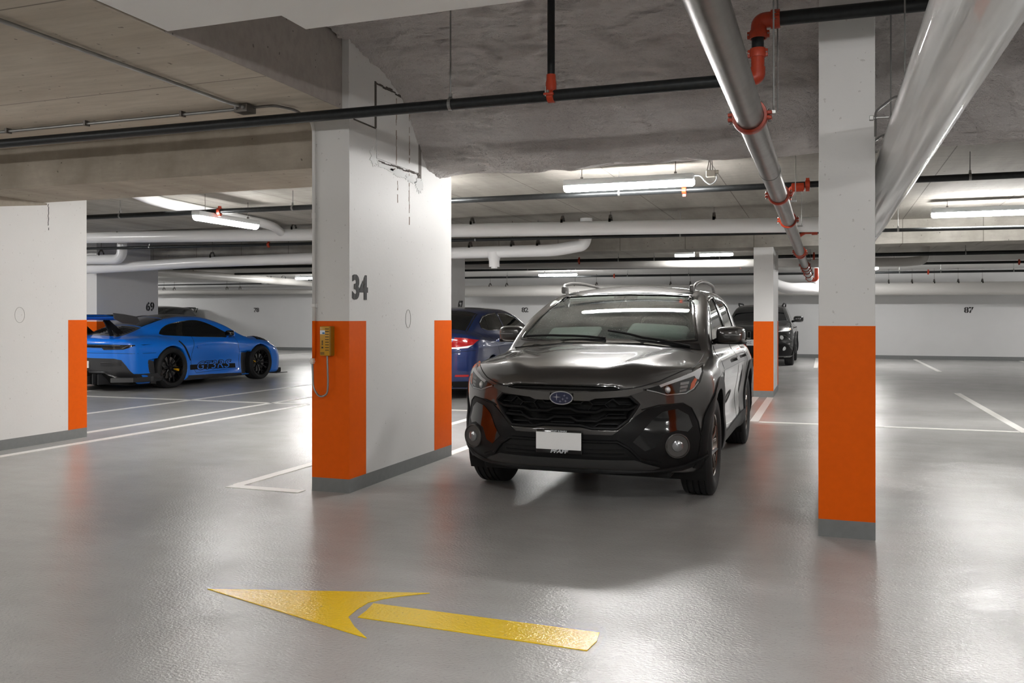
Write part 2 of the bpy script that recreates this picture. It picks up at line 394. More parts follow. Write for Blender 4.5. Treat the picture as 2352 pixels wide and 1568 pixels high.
for (y, z0, z1) in ((6.20, 2.47, 3.0), (6.235, 2.16, 2.46), (6.43, 2.46, 2.95), (6.44, 2.02, 2.44), (5.10, 2, 2)):
    if y < 5.2: continue
    z = z1
    while z > z0:
        s = random.uniform(0.015, 0.05); wd = random.uniform(0.002, 0.007); dy = random.uniform(-0.004, 0.004)
        xa = -3.1986 if (z > 2.465 and 5.88 < y < 6.6) else -3.2052
        if random.random() < 0.8: box(bm, xa, xa + 0.0012, y + dy - wd, y + dy + wd, max(z0, z - s), z)
        z -= s
obj('drip_stain', bm, flat('brown_drip_stain', rgb(150, 136, 122), 0.85), cA, loc=(-cx, -cy, 0))
bm = bmesh.new(); q = [(6.0 + 0.42 + 0.045 * math.cos(a), 1.25 + 0.075 * math.sin(a)) for a in [2 * PI * k / 20 for k in range(20)]]
tube(bm, [(-3.204, y, z) for y, z in q] + [(-3.204, q[0][0], q[0][1])], 0.0015, 5)
obj('patch_outline', bm, flat('hairline_crack', rgb(150, 148, 144), 0.8), cA, loc=(-cx, -cy, 0))

column(-0.03, 0.272, 5.33, 7.15, 3.4, 'nearest white column, square face, tall solid orange band, right of the dark crossover', [(None, 5.6), (6.9, None)], 1.212)
column(-7.64, -7.335, 5.33, 7.145, 2.9, 'white column at the left edge of the frame with one orange end', [(None, 5.6), (6.905, None)], 1.235)
bpy.data.objects['concrete_column.002']['label'] = 'white column at the left edge of the frame with one orange end'
column(-1.056, -0.755, 14.33, 15.86, 2.9, 'slim far white column with orange band in front of the parked black off-roader', [(None, 14.36), (15.6, None)], 1.20)
c69, cx, cy = column(-13.3, -13.0, 12.9, 14.52, 2.9, 'white column numbered 69 behind the wing of the blue sports car', [(None, 13.17), (14.25, None)], 1.185)
stencil('69', 0.235, (-13.0 + 0.003 - cx, 14.29 - cy, 1.475), (0, 1, 0), c69, ((-0.066, 0.005), (0.066, 0.005)))
c67, cx, cy = column(-7.2, -6.9, 14.9, 16.40, 2.9, 'white column numbered 67 showing above the roof of the dark blue sedan', [(None, 15.15), (16.15, None)], 1.2)
stencil('67', 0.235, (-6.9 + 0.003 - cx, 16.16 - cy, 1.50), (0, 1, 0), c67, ((-0.066, 0.005), (0.066, 0.005)))
# crack and form-tie ring on the left column
cl = [o for o in bpy.data.objects if o.get('label', '').startswith('white column at the left edge')][0]
bm = bmesh.new(); z = 2.40
while z > 2.13:
    s = random.uniform(0.01, 0.03); y = 6.66 + random.uniform(-0.004, 0.004)
    if random.random() < 0.75: box(bm, -7.3352, -7.333, y - 0.003, y + 0.003, z - s, z)
    z -= s
obj('drip_stain', bm, M['ink'], cl, loc=(7.4875, -6.2375, 0))
bm = bmesh.new()
q = [(6.33 + 0.055 * math.cos(a), 1.285 + 0.075 * math.sin(a)) for a in [2 * PI * k / 20 for k in range(21)]]
tube(bm, [(-7.334, y, z) for y, z in q], 0.0015, 5); obj('patch_outline', bm, flat('hairline_crack_grey', rgb(150, 150, 148), 0.8), cl, loc=(7.4875, -6.2375, 0))
# grey unpainted strip at the head of the left column
bm = bmesh.new(); poly_plate(bm, [(5.34, 2.17), (5.9, 2.28), (6.64, 2.385), (6.64, 2.405), (5.34, 2.405)], lambda y, z: (-7.3352, y, z), (0.004, 0, 0)); fixn(bm)
obj('bare_concrete_strip', bm, M['conc_b'], cl, loc=(7.4875, -6.2375, 0))

# emergency intercom and its conduit on column 34
def intercom():
    o = empty('emergency_intercom', (-3.368, 5.48, 1.09), 0, 'yellow emergency intercom box with slotted speaker, on the orange face of column 34', 'intercom')
    yel = flat('yellow_intercom_case', rgb(196, 142, 20), 0.35, grain=0.1)
    bm = bmesh.new(); box(bm, -0.047, 0.047, -0.055, 0, -0.105, 0.108, 0.008); obj('case', bm, yel, o, ang=40)
    bm = bmesh.new(); box(bm, 0.036, 0.048, -0.060, -0.004, -0.105, 0.108, 0.005); obj('side_flange', bm, flat('dark_yellow_flange', rgb(150, 108, 22), 0.4), o)
    bm = bmesh.new()
    for i in range(9): box(bm, 0.0, 0.03, -0.0565, -0.052, 0.086 - i * 0.019, 0.0905 - i * 0.019)
    obj('speaker_slots', bm, M['black'], o)
    bm = bmesh.new(); box(bm, -0.042, -0.002, -0.0565, -0.053, 0.05, 0.078); obj('sticker', bm, flat('white_sticker', rgb(225, 230, 235), 0.5), o)
    bm = bmesh.new(); box(bm, -0.022, -0.004, -0.0575, -0.055, 0.052, 0.064); obj('sticker_print', bm, flat('blue_print', rgb(60, 120, 170), 0.5), o)
    for z in (0.0, -0.012, -0.024):
        bm = bmesh.new(); box(bm, -0.028, -0.018, -0.0565, -0.054, z - 0.004, z + 0.004); obj('printed_mark', bm, M['ink'], o)
    for i in range(3):
        bm = bmesh.new(); box(bm, -0.04, -0.006, -0.0563, -0.054, -0.083 - i * 0.006, -0.080 - i * 0.006); obj('printed_line', bm, M['ink'], o)
    bm = bmesh.new(); lathe(bm, [(0.006, -0.06), (0.006, -0.054)], 16, 'y', (-0.022, 0, -0.045)); obj('call_button', bm, M['ink'], o)
    pts = bend([(0.002, -0.03, -0.105), (0.012, -0.035, -0.30), (0.006, -0.035, -0.385), (-0.06, -0.035, -0.405), (-0.112, -0.035, -0.34), (-0.118, -0.035, -0.16)], 0.07, 10)
    L = [Vector(p) for p in pts]; dense = []
    for a, b in zip(L, L[1:]):
        n = max(1, int((b - a).length / 0.003))
        for k in range(n): dense.append(a.lerp(b, k / n))
    bm = bmesh.new(); tube(bm, dense, 0.006, 10, radii=[0.0065 + 0.0012 * (i % 2) for i in range(len(dense))]); obj('flexible_conduit', bm, M['galv'], o, smooth=True)
    bm = bmesh.new(); box(bm, -0.130, -0.106, -0.048, -0.022, -0.165, -0.125, 0.004); box(bm, -0.133, -0.103, -0.05, -0.02, -0.152, -0.142, 0.002); obj('conduit_connector', bm, flat('white_connector', rgb(225, 215, 205), 0.4), o)
    return o
intercom()
bm = bmesh.new(); tube(bm, bend([(-3.53, 5.43, 2.72), (-3.50, 5.452, 2.685), (-3.486, 5.462, 2.62), (-3.486, 5.464, 1.236)], 0.05), 0.0125, 12)
t = obj('conduit_riser', bm, M['wall'], None, smooth=True); tag(t, 'thin vertical conduit painted like its column, running down the left edge of column 34', 'conduit')
bm = bmesh.new(); tube(bm, [(-3.486, 5.464, 1.2355), (-3.486, 5.464, 0.965)], 0.0125, 12); obj('orange_length', bm, M['orange'], t, smooth=True)
bm = bmesh.new(); box(bm, -3.507, -3.465, 5.468, 5.482, 1.33, 1.365, 0.002); box(bm, -3.503, -3.469, 5.448, 5.47, 1.337, 1.358, 0.002); obj('strap', bm, M['wall'], t)
bm = bmesh.new(); tube(bm, [(-3.486, 5.464, 1.98), (-3.486, 5.464, 2.02)], 0.016, 12); obj('coupling', bm, M['wall'], t)

# ------------------------------------------------------------------ light fixtures
FG = 'strip light fixtures'
def fixture(x0, y0, ln, ang, zc, label, rods=True, ztop=2.78, box_end=False, lens='lens'):
    o = empty('strip_light', (x0, y0, zc), ang, label, 'ceiling light', FG)
    bm = bmesh.new(); box(bm, 0.0, ln, -0.060, 0.060, -0.014, 0.048, 0.010); obj('housing', bm, M['tape'], o, ang=40)
    bm = bmesh.new(); n = 10; rings = []
    for x in (0.0, 0.02, ln - 0.02, ln):
        s = 0.8 if x in (0.0, ln) else 1.0
        rings.append([bm.verts.new((x, 0.054 * math.cos(PI + PI * k / n) * s, -0.0145 + 0.058 * math.sin(PI + PI * k / n) * s)) for k in range(n + 1)])
    for a, b in zip(rings, rings[1:]):
        for k in range(n): bm.faces.new((a[k], a[k + 1], b[k + 1], b[k]))
        bm.faces.new((a[0], b[0], b[n], a[n]))
    bm.faces.new(rings[0]); bm.faces.new(rings[-1][::-1]); fixn(bm)
    obj('diffuser', bm, M[lens], o, smooth=True, ang=60)
    if rods:
        for x in (0.18, ln - 0.18):
            bm = bmesh.new(); tube(bm, [(x, 0, 0.062), (x, 0, ztop - zc)], 0.004, 6); box(bm, x - 0.012, x + 0.012, -0.01, 0.01, 0.06, 0.075); obj('hanging_rod', bm, M['galv_dark'], o)
    return o
L1 = fixture(-2.48, 8.5, 1.30, 0, 2.60, 'long bright strip light hanging above the dark crossover, with cable loop at its end')
bm = bmesh.new(); tube(bm, bend([(1.29, 0, 0.03), (1.36, 0, 0.03), (1.40, 0, -0.03), (1.46, 0, -0.075), (1.52, 0, -0.02), (1.50, 0, 0.05)], 0.05), 0.007, 8); obj('power_cable', bm, M['tape'], L1, smooth=True)
bm = bmesh.new(); box(bm, 1.415, 1.50, -0.03, 0.03, 0.005, 0.07, 0.006); lathe(bm, [(0.02, 1.50), (0.02, 1.53)], 12, 'x', (0, 0, 0.05)); obj('junction_box', bm, flat('grey_junction_box', rgb(190, 186, 176), 0.5), L1)
for k, q in enumerate((1.42, 1.45, 1.475)):
    bm = bmesh.new(); tube(bm, [(q, 0, 0.065), (q + (0.03 - 0.02 * k), 0, 0.20)], 0.005, 6); obj('conduit_drop', bm, M['galv_dark'], L1)
fixture(1.29, 12.27, 1.30, 0, 2.60, 'strip light at the right edge of the frame beyond the clear wrapped duct', ztop=2.75)
fixture(-7.12, 8.57, 1.20, PI / 2, 2.50, 'slanting strip light above the blue sports car, crossing behind the black sprinkler pipe', ztop=2.77, lens='lens_dim')
fixture(-3.09, 19.25, 0.42, 0, 2.655, 'short lit strip, left piece of the far pair above the crossover roof', ztop=2.73, lens='lens_dim')
fixture(-2.55, 19.25, 0.70, 0, 2.655, 'longer lit strip, right piece of the far pair beside the far slim column', ztop=2.73, lens='lens_dim')
fixture(-8.1, 25.0, 1.18, 0, 2.57, 'small far strip light over the number 82 wall, left of the crossover roof', ztop=2.67)
fixture(-16.25, 24.4, 1.25, 0, 2.57, 'far strip light half hidden behind the left edge of column 34', ztop=2.67)
# unseen fixtures, nearly all added for light, outside the frame or behind columns
for (x, y, a, z, zt) in ((-5.2, 8.5, 0, 2.60, 2.78), (-14.5, 9.0, 0, 2.6, 2.78), (6.5, 8.5, 0, 2.6, 2.78), (-20, 12, PI / 2, 2.6, 2.75), (-24, 20, 0, 2.6, 2.72), (7.5, 25, 0, 2.57, 2.67), (-27, 25, 0, 2.57, 2.67), (0.02, 24.4, 0, 2.57, 2.67),
                     (-9.0, 1.6, 0, 2.62, 2.76), (-0.9, 1.2, 0, 2.66, 2.765), (-12, 2.0, 0, 2.62, 2.76), (6.5, 2.0, 0, 2.62, 2.76), (3.0, 0.8, 0, 2.62, 2.765), (-7.0, -3.5, 0, 2.62, 2.76), (2.5, -4.0, 0, 2.62, 2.76), (-12, -4, 0, 2.62, 2.76)):
    fixture(x, y, 1.30, a, z, 'unseen strip light added to light the garage', ztop=zt, lens='lens_dim' if y < 5 else 'lens')
# ================================================================== PIPES
def coupling_bm(p, d, r, w=0.05):
    """two-bolt grooved coupling round a pipe of radius r at p along d"""
    bm = bmesh.new(); d = Vector(d).normalized()
    lathe(bm, [(r * 1.02, -w / 2), (r * 1.22, -w / 2), (r * 1.26, -w * 0.3), (r * 1.26, w * 0.3), (r * 1.22, w / 2), (r * 1.02, w / 2)], 28, 'y', close=True)
    for s in (-1, 1):
        box(bm, s * r * 1.15 if s > 0 else -r * 1.55, r * 1.55 if s > 0 else -r * 1.15, -w * 0.42, w * 0.42, -r * 0.30, -r * 0.06, r * 0.06)
        box(bm, s * r * 1.15 if s > 0 else -r * 1.55, r * 1.55 if s > 0 else -r * 1.15, -w * 0.42, w * 0.42, r * 0.06, r * 0.30, r * 0.06)
    mt = Vector((0, 1, 0)).rotation_difference(d).to_matrix().to_4x4(); mt.translation = Vector(p); bm.transform(mt); return bm
def bolts_bm(p, d, r, w=0.05):
    bm = bmesh.new()
    for s in (-1, 1):
        lathe(bm, [(r * 0.07, -r * 0.48), (r * 0.12, -r * 0.46), (r * 0.12, -r * 0.34), (r * 0.06, -r * 0.33), (r * 0.06, r * 0.33), (r * 0.12, r * 0.34), (r * 0.12, r * 0.46), (r * 0.07, r * 0.48)], 8, 'z', (s * r * 1.38, 0, 0))
    mt = Vector((0, 1, 0)).rotation_difference(Vector(d).normalized()).to_matrix().to_4x4(); mt.translation = Vector(p); bm.transform(mt); return bm
def add_coupling(par, p, d, r, w=0.05, bolts=True):
    c = obj('coupling', coupling_bm(p, d, r, w), M['red'], par, ang=40)
    if bolts: obj('bolts', bolts_bm(p, d, r, w), M['galv'], c, ang=40)
def ring_hanger(par, x, y, z, r, ztop, axis='x'):
    bm = bmesh.new(); k = 18; pts = []
    for i in range(k + 1):
        a = PI / 2 + 2 * PI * i / k; pts.append((x, y + math.cos(a) * r * 1.08, z + math.sin(a) * r * 1.08 + (r * 0.35 if abs(math.cos(a)) < 0.2 and math.sin(a) > 0 else 0)))
    fr = [Vector(p) for p in pts]
    for a, b in zip(fr, fr[1:]):
        vs = [bm.verts.new(q + Vector((s, 0, 0))) for q, s in ((a, -0.011), (b, -0.011), (b, 0.011), (a, 0.011))]; bm.faces.new(vs)
    bmesh.ops.remove_doubles(bm, verts=bm.verts, dist=1e-5)
    r2 = bmesh.ops.solidify(bm, geom=bm.faces[:], thickness=0.003)
    box(bm, x - 0.009, x + 0.009, y - 0.008, y + 0.008, z + r * 1.35, z + r * 1.35 + 0.02)
    tube(bm, [(x, y, z + r * 1.2), (x, y, ztop)], 0.005, 6)
    obj('hanger', bm, M['galv'], par)
def clevis_hanger(par, x, y, z, r, ztop, m=None, axis='x'):
    """rod with a spread clevis yoke resting on a large pipe running along x (or y)"""
    bm = bmesh.new(); top = z + r; R = r * 1.04
    def T(a, b, c): return (a, b, c) if axis == 'x' else (y - y + x + (b - y), y + (a - x), c)
    tube(bm, [(x, y, top + 0.07), (x, y, ztop)], 0.005, 6)
    box(bm, x - 0.016, x + 0.016, y - 0.016, y + 0.016, top + 0.055, top + 0.085)
    w = 0.017
    prof = [(-r * 0.62, R * 0.72 - 0.01), (-r * 0.62, R * 0.72 + 0.045), (-0.02, r + 0.075), (0.02, r + 0.075), (r * 0.62, R * 0.72 + 0.045), (r * 0.62, R * 0.72 - 0.01)]
    for a, b in zip(prof, prof[1:]):
        if axis == 'x': q = [(x - w, y + a[0], z + a[1]), (x - w, y + b[0], z + b[1]), (x + w, y + b[0], z + b[1]), (x + w, y + a[0], z + a[1])]
        else: q = [(x + a[0], y - w, z + a[1]), (x + b[0], y - w, z + b[1]), (x + b[0], y + w, z + b[1]), (x + a[0], y + w, z + a[1])]
        v1 = [bm.verts.new(p) for p in q]; v2 = [bm.verts.new((p[0], p[1], p[2] + 0.005)) for p in q]
        bm.faces.new(v1); bm.faces.new(v2[::-1])
        for i in range(4): bm.faces.new((v1[i], v2[i], v2[(i + 1) % 4], v1[(i + 1) % 4]))
    fixn(bm); obj('hanger', bm, m or M['galv_dark'], par)
def pipe(name, label, cat, pts, r, m, group=None, seg=24, bendr=0.0):
    bm = bmesh.new(); p = bend(pts, bendr, 10) if bendr else pts; tube(bm, p, r, seg)
    o = obj(name, bm, m, None, ang=40); return tag(o, label, cat, group)

# lower black main in front of column 34, riser with orange elbows, upper main to the right
YS = 5.20
s1 = pipe('sprinkler_pipe', 'black sprinkler main crossing right in front of column 34 at the top left', 'pipe', [(-12, YS, 2.672), (-0.42, YS, 2.640)], 0.036, M['steel_black'])
ring_hanger(s1, -2.289, YS, 2.646, 0.037, 3.40)
bm = bmesh.new(); tube(bm, [(-1.605, YS, 2.70), (-1.605, YS, 3.42)], 0.0235, 18); obj('branch_pipe', bm, M['steel_black'], s1, ang=40)
bm = bmesh.new(); tube(bm, [(-1.605, YS, 2.665), (-1.605, YS, 2.72), (-1.605, YS, 2.745), (-1.605, YS, 2.775)], 0.03, 18, radii=[0.034, 0.034, 0.030, 0.029])
lathe(bm, [(0.037, -0.022), (0.044, -0.018), (0.044, 0.018), (0.037, 0.022)], 24, 'x', (-1.605, YS, 2.6435), close=True)
box(bm, -1.637, -1.573, YS - 0.062, YS - 0.040, 2.636, 2.652, 0.004); c = obj('branch_tee', bm, M['red'], s1, ang=40)
bm = bmesh.new(); lathe(bm, [(0.006, -0.078), (0.009, -0.075), (0.009, -0.064), (0.006, -0.062)], 8, 'y', (-1.605, YS, 2.655)); tube(bm, [(-1.625, YS - 0.055, 2.63), (-1.625, YS - 0.055, 2.69)], 0.005, 8); obj('bolts', bm, M['galv'], c)
XR_ = -0.36
bm = bmesh.new(); tube(bm, bend([(-0.42, YS, 2.640), (XR_, YS, 2.640), (XR_, YS, 2.70)], 0.05, 8), 0.042, 20); tube(bm, [(XR_, YS, 2.70), (XR_, YS, 2.76)], 0.037, 20)
obj('elbow', bm, M['red'], s1, ang=40)
add_coupling(s1, (XR_, YS, 2.782), (0, 0, 1), 0.036, 0.05); add_coupling(s1, (-0.44, YS, 2.640), (1, 0, 0), 0.036, 0.05)
bm = bmesh.new(); tube(bm, [(XR_, YS, 2.70), (XR_, YS, 2.94)], 0.034, 20); obj('riser', bm, M['steel_black'], s1, ang=40)
s1b = pipe('sprinkler_pipe', 'thicker black main near the ceiling, passing in front of the nearest right column', 'pipe', [(-0.27, YS, 2.968), (4.0, YS, 2.925)], 0.040, M['steel_black'])
bm = bmesh.new(); tube(bm, bend([(-0.27, YS, 2.968), (XR_ + 0.005, YS, 2.968), (XR_ + 0.005, YS, 2.885)], 0.075, 10), 0.044, 22); obj('elbow', bm, M['red'], s1b, ang=40)
add_coupling(s1b, (XR_ + 0.003, YS, 2.888), (0, 0, 1), 0.040, 0.045); add_coupling(s1b, (-0.262, YS, 2.968), (1, 0, 0), 0.043, 0.05)
bm = bmesh.new(); tube(bm, [(-0.253, YS + 0.05, 3.42), (-0.253, YS + 0.05, 2.45)], 0.0045, 6); obj('hanging_rod', bm, M['galv'], s1b)

# grey main running away from the camera
GX, GZ, GR = -0.345, 2.25, 0.068
g = pipe('drain_pipe', 'long grey steel main running away overhead past the right of the crossover', 'pipe', [(GX, -3, GZ), (GX, 24.0, GZ)], GR, M['galv_dark'], seg=40)
for y in (4.44, 7.34, 9.26, 13.75, 14.15, 17.3, 18.4, 19.4, 21.2, 23.4): add_coupling(g, (GX, y, GZ), (0, 1, 0), GR, 0.055)
bm = bmesh.new(); lathe(bm, [(GR, -0.006), (GR + 0.0035, -0.004), (GR + 0.0035, 0.004), (GR, 0.006)], 36, 'y', (GX, 6.11, GZ), close=True); obj('weld_ring', bm, M['galv'], g, smooth=True)
for y, zt in ((4.5, 3.42), (8.0, 2.78), (10.2, 2.76), (16.5, 2.73), (20.4, 2.73)):
    bm = bmesh.new(); tube(bm, [(GX + GR * 1.6, y, GZ + 0.03), (GX + GR * 1.6, y, zt)], 0.0045, 6); box(bm, GX + GR * 0.9, GX + GR * 1.75, y - 0.012, y + 0.012, GZ + 0.02, GZ + 0.035); obj('hanger', bm, M['galv'], g)
bm = bmesh.new(); tube(bm, bend([(GX, 23.9, GZ), (GX + 0.0, 24.15, GZ), (GX + 0.16, 24.15, GZ), (GX + 0.16, 24.15, GZ + 0.3)], 0.08), 0.055, 16); obj('end_elbow', bm, M['red'], g, ang=40)

# clear wrapped duct
dx, dz, dr = 0.44, 2.213, 0.139
bm = bmesh.new(); seg = 72; rings = []
ys = np.arange(-3, 18.9, 0.06)
for y in ys:
    ring = []
    for k in range(seg):
        a = 2 * PI * k / seg
        q = Vector((math.cos(a) * 2.2, y * 0.28, math.sin(a) * 2.2)); rr = dr + 0.006 * noise.noise(q) + 0.0022 * noise.noise(Vector((math.cos(a) * 7, y * 0.5 + 9, math.sin(a) * 7)))
        ring.append(bm.verts.new((dx + rr * math.cos(a), y, dz + rr * math.sin(a))))
    rings.append(ring)
for a, b in zip(rings, rings[1:]):
    for k in range(seg): bm.faces.new((a[k], a[(k + 1) % seg], b[(k + 1) % seg], b[k]))
fixn(bm)
du = obj('wrapped_duct', bm, M['wrap'], None, smooth=True); tag(du, 'wide white overhead pipe in shiny clear plastic wrap at the upper right', 'pipe')
for y in (4.9, 5.9, 9.5, 10.9, 15.5):
    bm = bmesh.new(); xx = dx - dr - 0.05; zt = 3.42 if y < 6.6 else 2.78 if y < 14 else 2.73
    tube(bm, bend([(xx, y, 2.20), (xx, y, 2.33), (xx + 0.09, y, 2.40), (xx + 0.16, y, 2.40)], 0.02, 3), 0.007, 6); tube(bm, [(xx + 0.14, y, 2.40), (xx + 0.14, y, zt)], 0.005, 6)
    box(bm, xx - 0.03, xx - 0.008, y - 0.012, y + 0.012, 2.285, 2.31, 0.003); tube(bm, [(xx - 0.02, y, 2.297), (dx - dr * 0.9, y, 2.297)], 0.006, 6); obj('hanger', bm, M['galv'], du)
bm = bmesh.new(); lathe(bm, [(dr + 0.008, -0.04), (dr + 0.0095, -0.038), (dr + 0.0095, 0.038), (dr + 0.008, 0.04)], 60, 'y', (dx, 9.6, dz), close=True); obj('tape_band', bm, flat('grey_tape', rgb(170, 172, 174), 0.5), du, smooth=True)

# sprinkler branch lines along x
def line(y, za, zb, r, label, coup=(), hang=(), ztop=2.77, x0=-16.5, x1=8.0, m=None):
    o = pipe('sprinkler_pipe', label, 'pipe', [(x0, y, za), (x1, y, zb)], r, m or M['steel_black'], seg=16)
    zz = lambda x: za + (zb - za) * (x - x0) / (x1 - x0)
    for x in coup:
        c = obj('coupling', bmesh.new(), M['red'], o); c.data.materials.clear(); bpy.data.objects.remove(c)
        bm = bmesh.new(); lathe(bm, [(r * 1.02, -0.022), (r * 1.4, -0.02), (r * 1.4, 0.02), (r * 1.02, 0.022)], 16, 'x', (x, y, zz(x)), close=True); box(bm, x - 0.016, x + 0.016, y - 0.013, y + 0.013, zz(x) - r * 2.1, zz(x) + r * 2.0); obj('coupling', bm, M['red'], o)
    for x in hang: ring_hanger(o, x, y, zz(x), r, ztop)
    return o
s2 = line(8.87, 2.600, 2.514, 0.031, 'black sprinkler line just beyond the nearest bright strip light', (-7.00, -1.33, -0.15), (-8.55, -5.95, -2.0, 1.25), 2.77)
bm = bmesh.new(); lathe(bm, [(0.033, -0.06), (0.045, -0.055), (0.045, 0.055), (0.033, 0.06)], 20, 'x', (-0.24, 8.87, 2.522), close=True); tube(bm, [(-0.29, 8.87, 2.522), (-0.33, 8.87, 2.42), (GX, 8.87, GZ + GR)], 0.033, 14); obj('branch_tee', bm, M['red'], s2, ang=40)
s3 = line(12.3, 2.545, 2.330, 0.024, 'thin black sprinkler line directly under the big white cross pipe', (-8.72,), (-11.2, -7.4, -5.0, -1.9, 0.9), 2.75)
bm = bmesh.new(); tube(bm, [(-0.14, 12.3, 2.402), (-0.24, 12.3, 2.402), (-0.30, 12.3, 2.37), (GX, 12.3, GZ + GR)], 0.028, 12); lathe(bm, [(0.025, -0.04), (0.04, -0.035), (0.04, 0.035), (0.025, 0.04)], 16, 'x', (-0.12, 12.3, 2.401), close=True); obj('branch_tee', bm, M['red'], s3, ang=40)
s4 = line(19.0, 2.572, 2.505, 0.038, 'thick black sprinkler main under the far pair of strip lights', (-5.2, -0.2), (-4.3, -3.5, -2.1, -1.2, 0.9, 2.6), 2.72)
s5 = line(21.6, 2.555, 2.455, 0.03, 'upper of the two thin far black lines over the back wall', (4.0, -1.9), (-6.0, -2.6, -7.3, 1.5), 2.72)
s6 = line(25.5, 2.54, 2.45, 0.032, 'lowest far black line close to the back wall', (-5.9, 2.6), (-9.3, -5.5, -3.7, -1.7, 1.9, 2.9, 4.6), 2.67)

# big white cross pipe, drains and the far pipe
WG = 'white jacketed drain pipes'
w1 = pipe('white_pipe', 'large straight white pipe crossing the whole bay above the thin black line', 'pipe', [(-15, 12, 2.69), (-12.3, 12, 2.678), (-8, 12, 2.590), (-5.2, 12, 2.565), (0.26, 12, 2.465)], 0.100, M['pvc'], seg=32)
for x in (-12.24, -11.58, -8.8, -8.03, -4.93, -3.53, -2.83, -1.4): clevis_hanger(w1, x, 12, float(np.interp(x, [-12.3, -8, -5.2, 0.26], [2.678, 2.59, 2.565, 2.465])), 0.1, 2.75)
w6 = pipe('white_pipe', 'short white pipe slanting away near the ceiling above the blue sports car', 'pipe', [(-7.45, 7.85, 2.712), (-7.85, 8.7, 2.712), (-7.95, 11.3, 2.672), (-8.2, 11.88, 2.63)], 0.068, M['pvc'], seg=28, bendr=0.35)
w2 = pipe('white_pipe', 'white drain pipe with a capped branch pointing down, just right of column 34', 'pipe', [(-13.06, 12.65, 2.165), (-11.96, 12.65, 2.190), (-10.494, 12.65, 2.234), (-8.058, 12.65, 2.258), (-5.528, 12.65, 2.279), (-3.842, 12.65, 2.279), (-3.392, 12.65, 2.347), (-3.354, 12.65, 2.497), (-3.354, 12.65, 2.745)], 0.092, M['pvc'], seg=28, bendr=0.16)
bm = bmesh.new(); tube(bm, [(-4.829, 12.65, 2.272), (-4.829, 12.65, 2.197), (-4.829, 12.65, 2.141), (-4.829, 12.65, 2.047)], 0.08, 24, radii=[0.12, 0.10, 0.082, 0.082]); tube(bm, [(-4.829, 12.65, 2.047), (-4.829, 12.65, 2.024)], 0.048, 20); obj('capped_branch', bm, M['pvc'], w2, ang=40)
for x in (-10.14, -5.23, -4.53, -4.11): clevis_hanger(w2, x, 12.65, 2.272 if x > -8 else 2.24, 0.092, 2.75)
w2b = pipe('white_pipe', 'short white pipe with an upturned elbow above the sports car wing', 'pipe', [(-14.617, 12.44, 2.356), (-12.977, 12.44, 2.328), (-11.956, 12.44, 2.314), (-11.937, 12.44, 2.745)], 0.088, M['pvc'], seg=28, bendr=0.16)
for x in (-12.9, -12.43): clevis_hanger(w2b, x, 12.44, 2.325, 0.088, 2.75)
w7 = pipe('white_pipe', 'white pipe behind the thick black main, elbow turned up at the right', 'pipe', [(-9.0, 19.7, 2.545), (-1.46, 19.7, 2.44), (1.60, 19.7, 2.405), (1.95, 19.7, 2.44), (1.95, 19.7, 2.72)], 0.095, M['pvc_grey'], seg=24, bendr=0.16)
w3 = pipe('white_pipe', 'very large pale pipe hung along the top of the back wall, centre to right', 'pipe', [(-12.6, 27.6, 2.17), (1.4, 27.6, 2.10), (9.0, 27.6, 2.06)], 0.185, M['pvc_grey'], seg=32)
for x in (-10.68, -10.08, -7.69, -6.97, -4.57, -3.95, 1.77, 2.39, 2.97, 3.59, 4.2): clevis_hanger(w3, x, 27.6, 2.17 - 0.005 * (x + 12.6), 0.185, 2.67)
w3b = pipe('white_pipe', 'long white pipe along the back wall over the number 78', 'pipe', [(-33, 27.8, 2.31), (-12.7, 27.8, 2.20)], 0.09, M['pvc_grey'], seg=24)
for x in (-24.6, -24.1, -21.6, -21.0): clevis_hanger(w3b, x, 27.8, 2.27, 0.09, 2.67)
w5 = pipe('white_pipe', 'dull grey pipe running away to the back wall, upper left beside column 69', 'pipe', [(-16.9, 15.2, 2.50), (-17.1, 26.5, 2.47), (-17.1, 27.6, 2.40)], 0.115, M['pvc_grey'], seg=24)
for y in (19.3, 20.3, 24.0, 24.8): clevis_hanger(w5, -17.0, y, 2.48, 0.115, 2.70, axis='y')
line2 = pipe('conduit', 'thin dark conduit in front of the back wall pipe at the far left', 'conduit', [(-33, 26.6, 2.50), (-17.3, 26.6, 2.48)], 0.022, M['steel_black'], seg=10)
w8 = pipe('white_pipe', 'thick white pipe stub bending up at the far end of the grey overhead main', 'pipe', [(-1.35, 25.0, 2.22), (-0.98, 25.0, 2.06), (-0.20, 25.0, 2.05), (-0.12, 25.0, 2.10), (-0.12, 25.0, 2.66)], 0.15, M['pvc'], seg=28, bendr=0.2)

# electrical conduits on the left ceiling
e1 = pipe('conduit', 'steel conduit running away along the concrete ceiling at the upper left', 'conduit', [(-3.86, 1.2, 2.738), (-3.86, 4.95, 2.738), (-3.845, 5.10, 2.738)], 0.012, M['galv'], seg=10)
bm = bmesh.new(); box(bm, -3.90, -3.79, 5.09, 5.20, 2.70, 2.755, 0.006); t = obj('junction_box', bm, M['galv_dark'], None); tag(t, 'small grey junction box on the concrete ceiling where three conduits meet', 'junction box')
bm = bmesh.new()
for x in (-3.875, -3.815): lathe(bm, [(0.010, -0.02), (0.013, -0.015), (0.013, 0.0)], 10, 'y', (x, 5.09, 2.727))
obj('connector', bm, M['galv'], t)
e2 = pipe('conduit', 'steel conduit running left from the ceiling junction box, above the black main', 'conduit', [(-12, 5.16, 2.738), (-3.9, 5.16, 2.738)], 0.012, M['galv'], seg=10)
